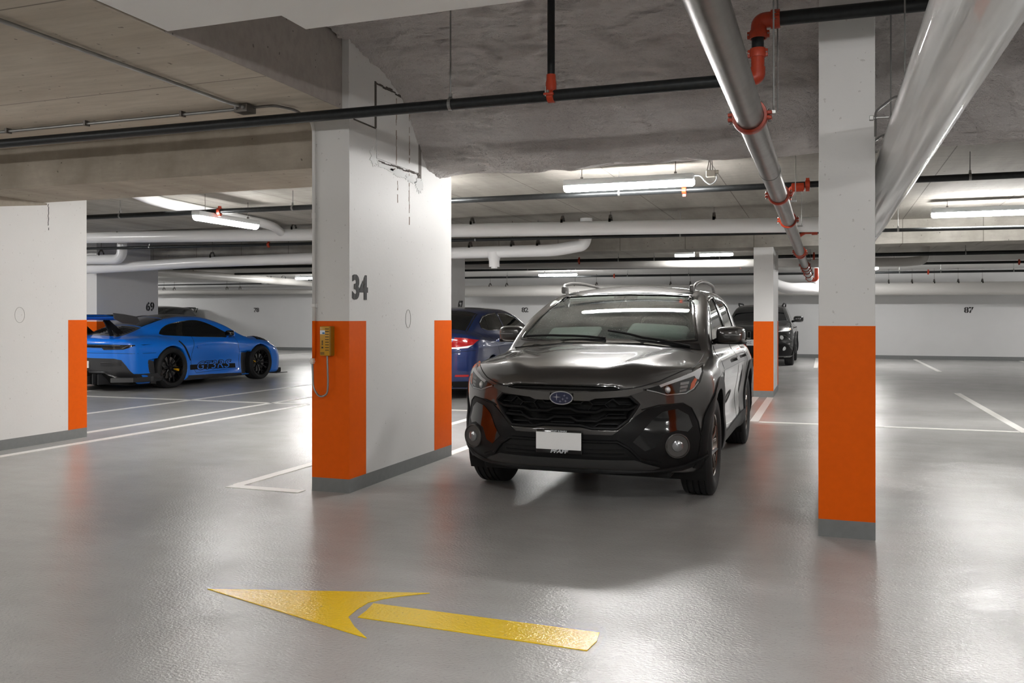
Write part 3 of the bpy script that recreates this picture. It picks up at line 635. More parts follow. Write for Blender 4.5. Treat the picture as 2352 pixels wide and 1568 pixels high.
e3 = pipe('conduit', 'short bent conduit from the ceiling junction box towards column 34', 'conduit', [(-3.79, 5.17, 2.742), (-3.62, 5.17, 2.742), (-3.56, 5.33, 2.742), (-3.535, 5.40, 2.72)], 0.010, M['galv_dark'], seg=10, bendr=0.05)
for o, xs in ((e2, (-4.4, -5.3, -6.1)), ):
    for x in xs:
        bm = bmesh.new(); box(bm, x - 0.01, x + 0.01, 5.135, 5.185, 2.722, 2.76); obj('strap', bm, M['galv_dark'], o)
# smoke detector near number 78
bm = bmesh.new(); lathe(bm, [(0.02, 0.0), (0.10, 0.01), (0.10, 0.04), (0.15, 0.05), (0.15, 0.09), (0.05, 0.10), (0.05, 0.3)], 20, 'z', (-17.6, 24.6, 2.38)); t = obj('heat_detector', bm, M['tape'], None, ang=40); tag(t, 'small white ceiling detector hanging above the number 78', 'detector')
# ================================================================== CAR TOOLS: scalar field -> mesh, panels draped on it
def hermite(xs, ys):
    """monotone cubic through the points, clamped outside"""
    xs = np.array(xs, float); ys = np.array(ys, float); h = np.diff(xs); dl = np.diff(ys) / h
    m = np.zeros(len(xs)); m[0] = dl[0]; m[-1] = dl[-1]
    for i in range(1, len(xs) - 1):
        if dl[i - 1] * dl[i] > 0:
            w1 = 2 * h[i] + h[i - 1]; w2 = h[i] + 2 * h[i - 1]; m[i] = (w1 + w2) / (w1 / dl[i - 1] + w2 / dl[i])
    def f(x):
        x = np.clip(x, xs[0], xs[-1]); i = np.clip(np.searchsorted(xs, x) - 1, 0, len(h) - 1)
        t = (x - xs[i]) / h[i]; t2 = t * t; t3 = t2 * t
        return (2 * t3 - 3 * t2 + 1) * ys[i] + (t3 - 2 * t2 + t) * h[i] * m[i] + (3 * t2 - 2 * t3) * ys[i + 1] + (t3 - t2) * h[i] * m[i + 1]
    return f
def smax(a, b, k):
    h = np.maximum(k - np.abs(a - b), 0) / k; return np.maximum(a, b) + h * h * k * 0.25
def smin(a, b, k): return -smax(-a, -b, k)
def gs(x, c, s): return np.exp(-((x - c) / s) ** 2)
def step(x, a, b):
    t = np.clip((x - a) / (b - a), 0, 1); return t * t * (3 - 2 * t)
def sdpoly(px, py, poly):
    """signed distance (negative inside) of arrays px, py to a closed polygon"""
    P = np.array(poly, float); Q = np.roll(P, -1, 0)
    px, py = np.broadcast_arrays(px, py); d2 = np.full(px.shape, 1e9); ins = np.zeros(px.shape, bool)
    for (ax, ay), (bx_, by_) in zip(P, Q):
        ex, ey = bx_ - ax, by_ - ay; wx, wy = px - ax, py - ay
        t = np.clip((wx * ex + wy * ey) / (ex * ex + ey * ey + 1e-12), 0, 1)
        d2 = np.minimum(d2, (wx - ex * t) ** 2 + (wy - ey * t) ** 2)
        c = ((ay <= py) & (by_ > py)) | ((by_ <= py) & (ay > py))
        if abs(ey) > 1e-12: ins ^= c & (px < ax + (py - ay) / ey * ex)
    return np.where(ins, -1, 1) * np.sqrt(d2)
def csp(pts, n=8, closed=True):
    """Catmull-Rom through 2D points"""
    P = [np.array(p, float) for p in pts]; out = []; N = len(P)
    for i in range(N if closed else N - 1):
        a, b, c, d = (P[(i - 1) % N], P[i], P[(i + 1) % N], P[(i + 2) % N]) if closed else (P[max(i - 1, 0)], P[i], P[i + 1], P[min(i + 2, N - 1)])
        for k in range(n):
            t = k / n; out.append(0.5 * ((2 * b) + (-a + c) * t + (2 * a - 5 * b + 4 * c - d) * t * t + (-a + 3 * b - 3 * c + d) * t ** 3))
    if not closed: out.append(P[-1])
    return [tuple(p) for p in out]
def surfnet(D, xs, ys, zs):
    """surface nets over the sampled field D (negative inside); returns verts, quads"""
    ins = D < 0; nx, ny, nz = D.shape
    cidx = {}; S = np.zeros((nx - 1, ny - 1, nz - 1, 4), np.float32)
    edges = []
    for ax in range(3):
        sl0 = [slice(None)] * 3; sl1 = [slice(None)] * 3; sl0[ax] = slice(0, -1); sl1[ax] = slice(1, None)
        a = ins[tuple(sl0)]; b = ins[tuple(sl1)]; I = np.argwhere(a != b)
        if len(I) == 0: continue
        J = I.copy(); J[:, ax] += 1
        da = D[I[:, 0], I[:, 1], I[:, 2]]; db = D[J[:, 0], J[:, 1], J[:, 2]]; t = da / (da - db)
        p = I.astype(np.float32); p[:, ax] += t
        o1, o2 = [(1, 2), (2, 0), (0, 1)][ax]
        ok = (I[:, o1] > 0) & (I[:, o2] > 0) & (I[:, o1] < D.shape[o1] - 1) & (I[:, o2] < D.shape[o2] - 1)
        I = I[ok]; p = p[ok]; flip = a[I[:, 0], I[:, 1], I[:, 2]]
        cells = []
        for d1, d2 in ((0, 0), (-1, 0), (-1, -1), (0, -1)):
            c = I.copy(); c[:, o1] += d1; c[:, o2] += d2; cells.append(c)
            lin = np.ravel_multi_index(c.T, (nx - 1, ny - 1, nz - 1)); F = S.reshape(-1, 4)
            for q in range(3): np.add.at(F[:, q], lin, p[:, q])
            np.add.at(F[:, 3], lin, 1)
        edges.append((cells, flip))
    cnt = S[..., 3]; used = np.argwhere(cnt > 0); vid = np.full(cnt.shape, -1, np.int64); vid[tuple(used.T)] = np.arange(len(used))
    V = S[tuple(used.T)][:, :3] / S[tuple(used.T)][:, 3:4]
    # pull the vertices onto the field's zero level
    def samp(A, P):
        i = np.clip(np.floor(P).astype(int), 0, np.array(A.shape) - 2); f = P - i; x, y, z = i.T; u, v, w_ = f.T
        c = lambda a, b, d: A[x + a, y + b, z + d]
        return ((c(0, 0, 0) * (1 - u) + c(1, 0, 0) * u) * (1 - v) + (c(0, 1, 0) * (1 - u) + c(1, 1, 0) * u) * v) * (1 - w_) + ((c(0, 0, 1) * (1 - u) + c(1, 0, 1) * u) * (1 - v) + (c(0, 1, 1) * (1 - u) + c(1, 1, 1) * u) * v) * w_
    for _ in range(3):
        d = samp(D, V); e = 0.6
        g = np.stack([(samp(D, V + np.array(o) * e) - samp(D, V - np.array(o) * e)) / (2 * e) for o in ((1, 0, 0), (0, 1, 0), (0, 0, 1))], 1)
        st = (d / np.maximum((g ** 2).sum(1), 1e-9))[:, None] * g
        ln = np.linalg.norm(st, axis=1, keepdims=True); st *= np.minimum(1, 0.5 / np.maximum(ln, 1e-9)); V = V - st * 0.8
    Q = []
    for cells, flip in edges:
        q = np.stack([vid[tuple(c.T)] for c in cells], 1); q = np.where(flip[:, None], q, q[:, ::-1]); Q.append(q)
    Q = np.concatenate(Q); h = np.array([xs[1] - xs[0], ys[1] - ys[0], zs[1] - zs[0]])
    return V * h + np.array([xs[0], ys[0], zs[0]]), Q
def np_mesh(name, V, Q):
    me = bpy.data.meshes.new(name); me.vertices.add(len(V)); me.vertices.foreach_set('co', V.astype(np.float32).ravel())
    me.loops.add(Q.size); me.loops.foreach_set('vertex_index', Q.astype(np.int32).ravel()); me.polygons.add(len(Q))
    me.polygons.foreach_set('loop_start', np.arange(0, Q.size, 4, dtype=np.int32)); me.update(calc_edges=True); me.validate(); return me
def grid(x0, x1, y0, y1, z0, z1, h):
    xs = np.arange(x0, x1 + h, h); ys = np.arange(y0, y1 + h, h); zs = np.arange(z0, z1 + h, h)
    return xs, ys, zs, xs[:, None, None].astype(np.float32), ys[None, :, None].astype(np.float32), zs[None, None, :].astype(np.float32)
class Skin:
    """the closed body surface that panels are draped on"""
    def __init__(s, V, Q): s.t = BVHTree.FromPolygons([tuple(v) for v in V], [tuple(q) for q in Q])
    def hit(s, axis, u, v):
        o, d = {'front': ((u, -9, v), (0, 1, 0)), 'rear': ((u, 9, v), (0, -1, 0)), 'right': ((9, u, v), (-1, 0, 0)), 'left': ((-9, u, v), (1, 0, 0)), 'top': ((u, v, 9), (0, 0, -1))}[axis]
        p, n, _, _ = s.t.ray_cast(Vector(o), Vector(d))
        if p is None: return None, None
        if n.dot(Vector(d)) > 0: n = -n
        return p, n
def drape(skin, axis, poly, off=0.003, depth=0.012, res=0.03, mode='normal'):
    """panel: polygon in the view plane of axis, laid on the skin with thickness"""
    P = np.array(poly, float); A = 0.5 * np.sum(P[:, 0] * np.roll(P[:, 1], -1) - np.roll(P[:, 0], -1) * P[:, 1])
    if A < 0: P = P[::-1]
    b = []
    for p, q in zip(P, np.roll(P, -1, 0)):
        n = max(1, int(math.ceil(np.linalg.norm(q - p) / res)))
        for k in range(n): b.append(p + (q - p) * k / n)
    nb = len(b); gx, gy = np.meshgrid(np.arange(P[:, 0].min(), P[:, 0].max(), res), np.arange(P[:, 1].min(), P[:, 1].max(), res))
    sd = sdpoly(gx.ravel(), gy.ravel(), b); inn = sd < -res * 0.45
    pts = [Vector(map(float, q)) for q in b] + [Vector((float(x), float(y))) for x, y in zip(gx.ravel()[inn], gy.ravel()[inn])]
    r = delaunay_2d_cdt(pts, [(i, (i + 1) % nb) for i in range(nb)], [], 1, 1e-6)
    vs, fs = r[0], r[2]; bm = bmesh.new(); top = []; info = []; last = None
    for q in vs:
        p, n = skin.hit(axis, q.x, q.y)
        if p is None: top.append(None); info.append(None); continue
        top.append(p); info.append(n)
    for i, q in enumerate(vs):           # points that miss take their nearest hit
        if top[i] is None:
            j = min((k for k in range(len(vs)) if info[k] is not None), key=lambda k: (vs[k] - q).length, default=None)
            if j is None: return bm
            d = top[j].copy(); n = info[j]
            if axis in ('front', 'rear'): d.x, d.z = q.x, q.y
            elif axis in ('left', 'right'): d.y, d.z = q.x, q.y
            else: d.x, d.y = q.x, q.y
            top[i] = d; info[i] = n
    V1 = [bm.verts.new(top[i] + info[i] * off) for i in range(len(vs))]
    used = {}
    for f in fs:
        try: bm.faces.new([V1[i] for i in f])
        except ValueError: pass
    bmesh.ops.delete(bm, geom=[v for v in bm.verts if not v.link_faces], context='VERTS')
    ax = {'front': Vector((0, -1, 0)), 'rear': Vector((0, 1, 0)), 'right': Vector((1, 0, 0)), 'left': Vector((-1, 0, 0)), 'top': Vector((0, 0, 1))}[axis]
    bm.normal_update()
    if sum(f.normal.dot(ax) * f.calc_area() for f in bm.faces) < 0: bmesh.ops.reverse_faces(bm, faces=bm.faces[:])
    if depth > 0:
        be = [e for e in bm.edges if len(e.link_faces) == 1]
        bm.normal_update(); nm = {v: v.normal.copy() for e in be for v in e.verts}
        r = bmesh.ops.extrude_edge_only(bm, edges=be); nv = [g for g in r['geom'] if isinstance(g, bmesh.types.BMVert)]
        for v in nv:
            src = [e.other_vert(v) for e in v.link_edges if e.other_vert(v) in nm]
            n = nm[src[0]] if src else ax
            v.co -= n * depth
    return bm
def stroke(skin, axis, pts, wd, ht=0.01, sink=0.01, closed=False, res=0.02, taper=None, round_=True):
    """raised bead or bar following a 2D path on the skin"""
    L = [np.array(p, float) for p in pts] + ([np.array(pts[0], float)] if closed else []); d = []
    for a, b in zip(L, L[1:]):
        n = max(1, int(math.ceil(np.linalg.norm(b - a) / res)))
        for k in range(n): d.append(a + (b - a) * k / n)
    if not closed: d.append(L[-1])
    P = []; N = []
    for q in d:
        p, n = skin.hit(axis, float(q[0]), float(q[1]))
        if p is not None: P.append(p); N.append(n)
    bm = bmesh.new(); R = []; m = len(P)
    if m < 2: return bm
    for i in range(m):
        a = P[(i - 1) % m] if closed else P[max(0, i - 1)]; b = P[(i + 1) % m] if closed else P[min(m - 1, i + 1)]
        t = (b - a).normalized(); nn = (N[i] - t * N[i].dot(t)).normalized(); s = t.cross(nn)
        w_ = wd * (taper(i / (m - 1)) if taper else 1)
        prof = [(-0.5, -sink), (-0.5, ht * 0.6), (-0.3, ht), (0.3, ht), (0.5, ht * 0.6), (0.5, -sink)] if round_ else [(-0.5, -sink), (-0.5, ht), (0.5, ht), (0.5, -sink)]
        R.append([bm.verts.new(P[i] + s * (u * w_) + nn * v) for u, v in prof])
    k = len(R[0])
    for a, b in list(zip(R, R[1:])) + ([(R[-1], R[0])] if closed else []):
        for j in range(k): bm.faces.new((a[j], a[(j + 1) % k], b[(j + 1) % k], b[j]))
    if not closed: bm.faces.new(R[0][::-1]); bm.faces.new(R[-1])
    bmesh.ops.recalc_face_normals(bm, faces=bm.faces); return bm
def mir(pts): return [(-x, y) for x, y in pts][::-1]

# ------------------------------------------------------------------ car materials
def car_paint(name, c, metal=0.3, rough=0.32, flake=0.0):
    k = NT(name); k.set(Base_Color=c, Metallic=metal, Roughness=rough, Coat_Weight=1.0, Coat_Roughness=0.02, Coat_IOR=1.55)
    if flake:
        nz = k.noise(900, 1, 0.5); k.col(k.mix(k.math('MULTIPLY', nz, flake), c, tuple(min(1, v * 3 + 0.05) for v in c[:3]) + (1,)))
    return k.m
M['paint_g'] = car_paint('charcoal_car_paint', rgb(50, 48, 46), 0.4, 0.30, 0.3)
M['paint_b'] = car_paint('bright_blue_car_paint', rgb(0, 132, 255), 0.0, 0.35)
M['paint_n'] = car_paint('navy_blue_car_paint', rgb(5, 36, 92), 0.3, 0.3)
M['paint_k'] = car_paint('black_car_paint', rgb(20, 21, 22), 0.2, 0.3)
M['clad'] = flat('dark_textured_cladding', rgb(21, 21, 22), 0.45, spec=0.2, bump=0.15, gscale=400)
M['gloss'] = flat('gloss_black_trim', rgb(12, 12, 13), 0.12, coat=0.6)
M['gap'] = flat('panel_gap_black', rgb(9, 9, 9), 0.8)
M['tint'] = flat('tinted_glass', rgb(10, 12, 13), 0.03, coat=0.5, spec=0.7)
M['tyre'] = flat('tyre_rubber', rgb(30, 30, 31), 0.72, bump=0.2, gscale=120)
M['rim_d'] = flat('dark_alloy_rim', rgb(34, 34, 36), 0.25, 0.7)
M['rim_b'] = flat('machined_bronze_grey_rim', rgb(120, 110, 104), 0.25, 0.9)
M['disc'] = flat('brake_disc_steel', rgb(140, 140, 138), 0.35, 0.9)
M['yel_cal'] = flat('yellow_brake_caliper', rgb(236, 176, 0), 0.3)
M['chrome'] = flat('chrome_trim', rgb(214, 214, 214), 0.08, 1.0)
M['satin'] = flat('satin_silver_trim', rgb(150, 150, 150), 0.3, 0.9)
M['reflector'] = flat('lamp_reflector', rgb(232, 234, 236), 0.3, 0.5)
M['fog'] = flat('fog_lamp_glass', rgb(150, 152, 154), 0.18, 0.7)
M['amber'] = flat('amber_reflector', rgb(240, 96, 10), 0.2, coat=1)
M['redlens'] = flat('red_lamp_lens', rgb(176, 8, 14), 0.12, coat=1)
M['clearlens'] = glassy('clear_lamp_lens', (1, 1, 1, 1), 1.0, 0.0, 1.3)
M['white_plate'] = flat('white_plate', rgb(250, 250, 250), 0.5)
def ws_mat():
    k = NT('green_tinted_windscreen'); k.set(Base_Color=(0.70, 0.92, 0.83, 1), Roughness=0.0, IOR=1.5, Transmission_Weight=1.0)
    sp = k.ramp(k.noise(130, 1, 0.3), [(0.70, (0, 0, 0)), (0.73, (1, 1, 1))]); d2 = k.ramp(k.noise(3.0, 3, 0.6), [(0.35, (0.0,) * 3), (0.75, (0.20,) * 3)])  # dust specks, plus a painted milky veil for the reflected ceiling
    dust_veil = k.n('ShaderNodeBsdfDiffuse'); dust_veil.inputs[0].default_value = rgb(214, 220, 212); ms = k.n('ShaderNodeMixShader')
    f = k.math('ADD', k.math('MULTIPLY', sp, 0.45), d2); k.l(f, ms.inputs[0]); k.l(k.b.outputs[0], ms.inputs[1]); k.l(dust_veil.outputs[0], ms.inputs[2])
    k.l(ms.outputs[0], k.t.nodes['Material Output'].inputs[0]); return k.m
M['ws'] = ws_mat()
M['cab'] = flat('light_grey_cabin_trim', rgb(176, 182, 178), 0.8)
M['cab_d'] = flat('dark_cabin_trim', rgb(52, 56, 56), 0.7)

# ------------------------------------------------------------------ wheels
def make_wheel(R, rimr, wd, side, parent, loc, style, rim_m, steer=0.0, caliper=None):
    """side +1: outer face towards +x"""
    w_ = obj('wheel', rim_mesh(rimr, wd, style), rim_m, parent, ang=35)
    w_.location = loc; w_.rotation_euler = (0, 0, steer if side > 0 else PI + steer)
    t = obj('tyre', tyre_mesh(R, rimr, wd), M['tyre'], w_, ang=40)
    bm = bmesh.new(); lathe(bm, [(0.03, -0.02), (rimr * 0.72, -0.02), (rimr * 0.72, 0.0), (0.03, 0.0)], 32, 'x', (wd * 0.12, 0, 0), close=True); obj('brake_disc', bm, M['disc'], w_, ang=40)
    if caliper:
        bm = bmesh.new(); n = 8; a0, a1 = caliper[1], caliper[2]; ri, ro = rimr * 0.52, rimr * 0.80; R0 = []
        for k in range(n + 1):
            a = a0 + (a1 - a0) * k / n; R0.append([bm.verts.new((x, r * math.cos(a), r * math.sin(a))) for x, r in ((-0.01, ri), (0.05 + wd * 0.12, ri), (0.05 + wd * 0.12, ro), (-0.01, ro))])
        for a, b in zip(R0, R0[1:]):
            for j in range(4): bm.faces.new((a[j], a[(j + 1) % 4], b[(j + 1) % 4], b[j]))
        bm.faces.new(R0[0]); bm.faces.new(R0[-1][::-1]); fixn(bm); obj('brake_caliper', bm, caliper[0], w_, ang=30)
    return w_
_cache = {}
def tyre_mesh(R, rimr, wd):
    key = ('t', R, rimr, wd)
    if key in _cache: return _cache[key]
    bm = bmesh.new(); h = wd / 2; s = R - rimr
    prof = [(rimr, -h * 0.80), (rimr + s * 0.25, -h * 0.96), (rimr + s * 0.6, -h), (R - 0.035, -h * 0.97), (R - 0.012, -h * 0.88)]
    g = 4; e = h * 0.80
    prof.append((R - 0.003, -e))
    for i in range(g):
        c = -e + (2 * e) * (i + 0.75) / (g + 0.5); prof += [(R, c - 0.006), (R - 0.009, c - 0.004), (R - 0.009, c + 0.004), (R, c + 0.006)]
    prof += [(R - 0.003, e), (R - 0.012, h * 0.88), (R - 0.035, h * 0.97), (rimr + s * 0.6, h), (rimr + s * 0.45, h * 1.005), (rimr + s * 0.25, h * 0.96), (rimr, h * 0.80)]
    lathe(bm, prof, 72, 'x', close=True); fixn(bm)
    me = bpy.data.meshes.new('tyre'); bm.to_mesh(me); bm.free(); _cache[key] = me; return me
def rim_mesh(r, wd, style):
    key = ('r', r, wd, style)
    if key in _cache: return _cache[key]
    bm = bmesh.new(); h = wd / 2
    lathe(bm, [(r * 1.015, h * 0.80), (r * 0.97, h * 0.84), (r * 0.935, h * 0.80), (r * 0.90, h * 0.45), (r * 0.88, -h * 0.8), (r * 1.0, -h * 0.82), (r * 1.0, 0)], 64, 'x', close=True)
    xo = h * (0.72 if style != 'rs' else 0.55)
    lathe(bm, [(0.0, xo + 0.0), (0.030, xo + 0.002), (0.034, xo - 0.006), (0.075, xo - 0.014), (0.078, xo - 0.05), (0.0, xo - 0.06)], 28, 'x')
    def spoke(a0, a1, w0, w1, x0, x1, th=0.022, r0=0.055, r1=None):
        r1 = r1 or r * 0.93; n = 7; R0 = []
        for k in range(n + 1):
            t = k / n; rr = r0 + (r1 - r0) * t; a = a0 + (a1 - a0) * t; w_ = w0 + (w1 - w0) * t; x = x0 + (x1 - x0) * t + 0.008 * math.sin(PI * t)
            c = Vector((0, math.cos(a), math.sin(a))); s_ = Vector((0, -math.sin(a), math.cos(a)))
            R0.append([bm.verts.new(Vector((x - th, 0, 0)) + c * rr - s_ * w_ * 0.6), bm.verts.new(Vector((x - 0.004, 0, 0)) + c * rr - s_ * w_ * 0.5), bm.verts.new(Vector((x, 0, 0)) + c * rr - s_ * w_ * 0.3),
                       bm.verts.new(Vector((x, 0, 0)) + c * rr + s_ * w_ * 0.3), bm.verts.new(Vector((x - 0.004, 0, 0)) + c * rr + s_ * w_ * 0.5), bm.verts.new(Vector((x - th, 0, 0)) + c * rr + s_ * w_ * 0.6)])
        for a, b in zip(R0, R0[1:]):
            for j in range(6): bm.faces.new((a[j], a[(j + 1) % 6], b[(j + 1) % 6], b[j]))
        bm.faces.new(R0[0]); bm.faces.new(R0[-1][::-1])
    if style == 'five':
        for i in range(5):
            a = 2 * PI * i / 5 + PI / 2
            for s in (-1, 1): spoke(a + s * 0.13, a + s * 0.24, 0.030, 0.022, xo - 0.01, h * 0.78)
    elif style == 'rs':
        for i in range(10):
            a = 2 * PI * i / 10; s = 1 if i % 2 else -1
            spoke(a, a + s * 0.10, 0.026, 0.020, xo - 0.01, h * 0.74); spoke(a + s * 0.06, a - s * 0.16, 0.016, 0.016, h * 0.66, h * 0.76, r0=r * 0.55)
    else:
        for i in range(7):
            a = 2 * PI * i / 7 + PI / 2; spoke(a, a, 0.05, 0.034, xo - 0.01, h * 0.78)
    fixn(bm); me = bpy.data.meshes.new('rim'); bm.to_mesh(me); bm.free(); _cache[key] = me; return me
def arch_liner(parent, y, zc, R, xo, xi):
    bm = bmesh.new(); n = 24; A = []
    for k in range(n + 1):
        a = -0.5 + (PI + 1.0) * k / n; A.append([bm.verts.new((x, y + R * math.cos(a), zc + R * math.sin(a))) for x in (xo, xi)])
    for a, b in zip(A, A[1:]): bm.faces.new((a[0], a[1], b[1], b[0]))
    bm.faces.new([q[1] for q in A]); return obj('wheel_arch_liner', bm, M['gap'], parent)
# ================================================================== DARK CROSSOVER (local: front at -y, x to the viewer's right)
def crossover():
    ex = lambda x: 0.5 * (np.abs(x) / 0.9) ** 3 + 0.06 * x * x
    y0 = hermite([0.18, 0.24, 0.30, 0.40, 0.52, 0.60, 0.70, 0.80, 0.86, 0.91, 0.97], [-2.06, -2.15, -2.20, -2.235, -2.235, -2.215, -2.225, -2.225, -2.205, -2.165, -2.10])
    zt = hermite([-2.3, -2.15, -2.0, -1.7, -1.4, -1.1, -0.9, 1.9, 2.1, 2.24], [0.885, 0.925, 0.965, 1.005, 1.035, 1.062, 1.07, 1.07, 1.03, 0.92])
    zr = hermite([-0.5, -0.2, 0.2, 0.7, 1.2, 1.7, 2.1], [1.470, 1.515, 1.548, 1.556, 1.54, 1.50, 1.42])
    wz = hermite([0.20, 0.28, 0.40, 0.55, 0.70, 0.82, 0.92, 1.0, 1.06], [0.80, 0.855, 0.872, 0.868, 0.880, 0.888, 0.872, 0.845, 0.80])
    wg = hermite([1.0, 1.1, 1.2, 1.3, 1.4, 1.46, 1.55], [0.815, 0.785, 0.755, 0.722, 0.684, 0.652, 0.58])
    xr = hermite([-2.2, -1.9, -1.2], [0.34, 0.46, 0.62])
    gyz = hermite([0.95, 1.04, 1.12, 1.20, 1.27, 1.33, 1.38, 1.43, 1.46, 1.50, 1.54], [-1.25, -1.15, -1.06, -0.93, -0.79, -0.635, -0.495, -0.345, -0.25, -0.12, 0.02])
    ZA, RA = 0.352, 0.405
    def fields(X, Y_, Z):
        yz_y, yz_z = Y_[0, :, 0][:, None], Z[0, 0, :][None, :]
        W = wz(yz_z) + 0.0 * yz_y
        for yc in (-1.335, 1.335):
            r = np.sqrt((yz_y - yc) ** 2 + (yz_z - ZA) ** 2); W = W + 0.024 * gs(r, 0.45, 0.13)
        W = W - 0.022 * gs(yz_z, 0.56, 0.13) * gs(yz_y, 0.0, 0.65) + 0.008 * gs(yz_z, 0.86 , 0.03) * step(yz_y, -1.6, -0.9)
        W = W - 0.07 * step(yz_y, 1.6, 2.25)
        dS = np.abs(X) - W[None].astype(np.float32)
        xz_x, xz_z = X[:, 0, 0][:, None], Z[0, 0, :][None, :]
        YF = y0(xz_z) + ex(xz_x) * (1 + 0.15 * step(xz_z, 0.75, 1.0)) + 0.02 * gs(np.abs(xz_x), 0.56, 0.07) * gs(xz_z, 0.60, 0.16) - 0.012 * gs(np.abs(xz_x), 0.72, 0.10) * gs(xz_z, 0.42, 0.12)
        dF = YF[:, None, :].astype(np.float32) - Y_
        YR = 2.24 - 0.45 * (np.abs(xz_x) / 0.9) ** 4 - 0.05 * gs(xz_z, 0.95, 0.2)
        dR = Y_ - YR[:, None, :].astype(np.float32)
        xy_x, xy_y = X[:, 0, 0][:, None], Y_[0, :, 0][None, :]
        ax_ = np.abs(xy_x)
        hood = step(xy_y, -0.9, -1.2)
        ZT = zt(xy_y) - 0.10 * (ax_ / 0.86) ** 2.6 + 0.014 * gs(ax_, xr(xy_y), 0.085) * (1 - step(xy_y, -1.3, -1.0)) - 0.005 * gs(ax_, xr(xy_y) - 0.15, 0.08) * (1 - step(xy_y, -1.3, -1.0))
        dT = (Z - ZT[:, :, None].astype(np.float32)) * 0.97
        dB = (0.215 + 0.05 * step(-Y_, 1.7, 2.2)) - Z
        body = smax(smax(dF, dT, 0.035), smax(dS, dR, 0.08), 0.06); body = smax(body, dB, 0.04)
        G = (gyz(Z).astype(np.float32) + 0.22 * X * X - Y_) * 0.48
        R = Z - (zr(Y_) - 0.055 * (X / 0.6) ** 2 * np.ones_like(Z)).astype(np.float32)
        S = (np.abs(X) - wg(Z).astype(np.float32)) * 0.94 + 0.05 * step(Y_, 1.0, 2.2)
        Q = (Y_ - (2.08 - (Z - 1.05) * 0.55) + 0.25 * X * X) * 0.87
        green = smax(smax(G, R, 0.05), smax(S, Q, 0.08), 0.045); green = np.maximum(green, 0.9 - Z)
        return body, green
    # panels (view-plane outlines)
    WS = [(-0.700, 1.088), (-0.40, 1.068), (0, 1.062), (0.40, 1.068), (0.700, 1.088), (0.690, 1.13), (0.615, 1.33), (0.572, 1.420), (0.54, 1.442), (0.3, 1.458), (0, 1.463), (-0.3, 1.458), (-0.54, 1.442), (-0.572, 1.420), (-0.615, 1.33), (-0.690, 1.13)]
    SW1 = [(-0.80, 1.075), (-0.62, 1.175), (-0.30, 1.345), (-0.16, 1.405), (0.10, 1.435), (0.27, 1.44), (0.30, 1.095), (-0.1, 1.085)]
    SW2 = [(0.36, 1.44), (0.75, 1.43), (1.05, 1.40), (1.18, 1.36), (1.14, 1.14), (0.36, 1.097)]
    GR = [(-0.485, 0.700), (-0.43, 0.752), (-0.097, 0.755), (0.097, 0.755), (0.43, 0.752), (0.485, 0.700), (0.42, 0.600), (0.355, 0.545), (0.20, 0.545), (0.12, 0.56), (-0.12, 0.56), (-0.20, 0.545), (-0.355, 0.545), (-0.42, 0.600)]
    SL = [(-0.39, 0.790), (-0.345, 0.812), (0.345, 0.812), (0.39, 0.790), (0.12, 0.786), (-0.12, 0.786)]
    h = 0.02; xs, ys, zs, X, Y_, Z = grid(-0.98, 0.98, -2.36, 2.36, 0.14, 1.64, h)
    b, g = fields(X, Y_, Z); V, Q = surfnet(smin(b, g, 0.03), xs, ys, zs); skin = Skin(V, Q)
    h = 0.0125; xs, ys, zs, X, Y_, Z = grid(-0.97, 0.97, -2.32, 2.32, 0.16, 1.62, h)
    b, g = fields(X, Y_, Z); D = smin(b, g, 0.03)
    xx, zz_ = X[:, 0, 0][:, None], Z[0, 0, :][None, :]; yy, zy = Y_[0, :, 0][:, None], Z[0, 0, :][None, :]
    inner = np.maximum(np.maximum(g + 0.045, 0.62 - Z), np.maximum(np.abs(X) - 0.70, np.maximum(-0.98 - Y_, Y_ - 1.95)))
    D = np.maximum(D, -inner)
    D = np.maximum(D, -np.maximum(sdpoly(xx, zz_, WS)[:, None, :].astype(np.float32), np.maximum(Y_ - 0.2, -(g + 0.075))))
    for poly in (SW1, SW2): D = np.maximum(D, -np.maximum(sdpoly(yy, zy, poly)[None].astype(np.float32), np.maximum(0.5 - np.abs(X), -(g + 0.075))))
    for poly, dp in ((GR, 0.07), (SL, 0.03)):
        D = np.maximum(D, -np.maximum(sdpoly(xx, zz_, poly)[:, None, :].astype(np.float32), np.maximum(Y_ - (y0(zz_) + ex(xx) + dp)[:, None, :].astype(np.float32), Y_ + 1.6)))
    for yc in (-1.335, 1.335):
        c = np.sqrt((yy - yc) ** 2 + (zy - ZA) ** 2) - RA
        D = np.maximum(D, -np.maximum(c[None].astype(np.float32), 0.50 - np.abs(X)))
    V, Q = surfnet(D, xs, ys, zs)
    car = empty('crossover_car', (-1.61, 7.685, 0), 0, 'dark charcoal crossover with roof rails, parked facing the camera between the columns', 'car')
    body = obj('body', np_mesh('body', V, Q), M['paint_g'], car, smooth=True)
    def D_(name, axis, poly, m, par=car, both=False, label=None, **k):
        for s in ((1, -1) if both else (1,)):
            ax = axis; pp = poly
            if s < 0:
                if axis in ('front', 'top'): pp = mir(poly)
                else: ax = 'left'
            o = obj(name, drape(skin, ax, pp, **k), m, par, ang=35)
            if label: o['label'] = label
        return o
    def S_(name, axis, pts, wd, m, par=car, both=False, **k):
        for s in ((1, -1) if both else (1,)):
            ax = axis; pp = pts
            if s < 0:
                if axis in ('front', 'top'): pp = [(-x, y) for x, y in pts]
                else: ax = 'left'
            o = obj(name, stroke(skin, ax, pp, wd, **k), m, par, ang=40)
        return o
    # glass
    big = lambda P, e: [(x * (1 + e), z) for x, z in P]
    ws = D_('windscreen', 'front', WS, M['ws'], off=-0.006, depth=0.0, res=0.04)
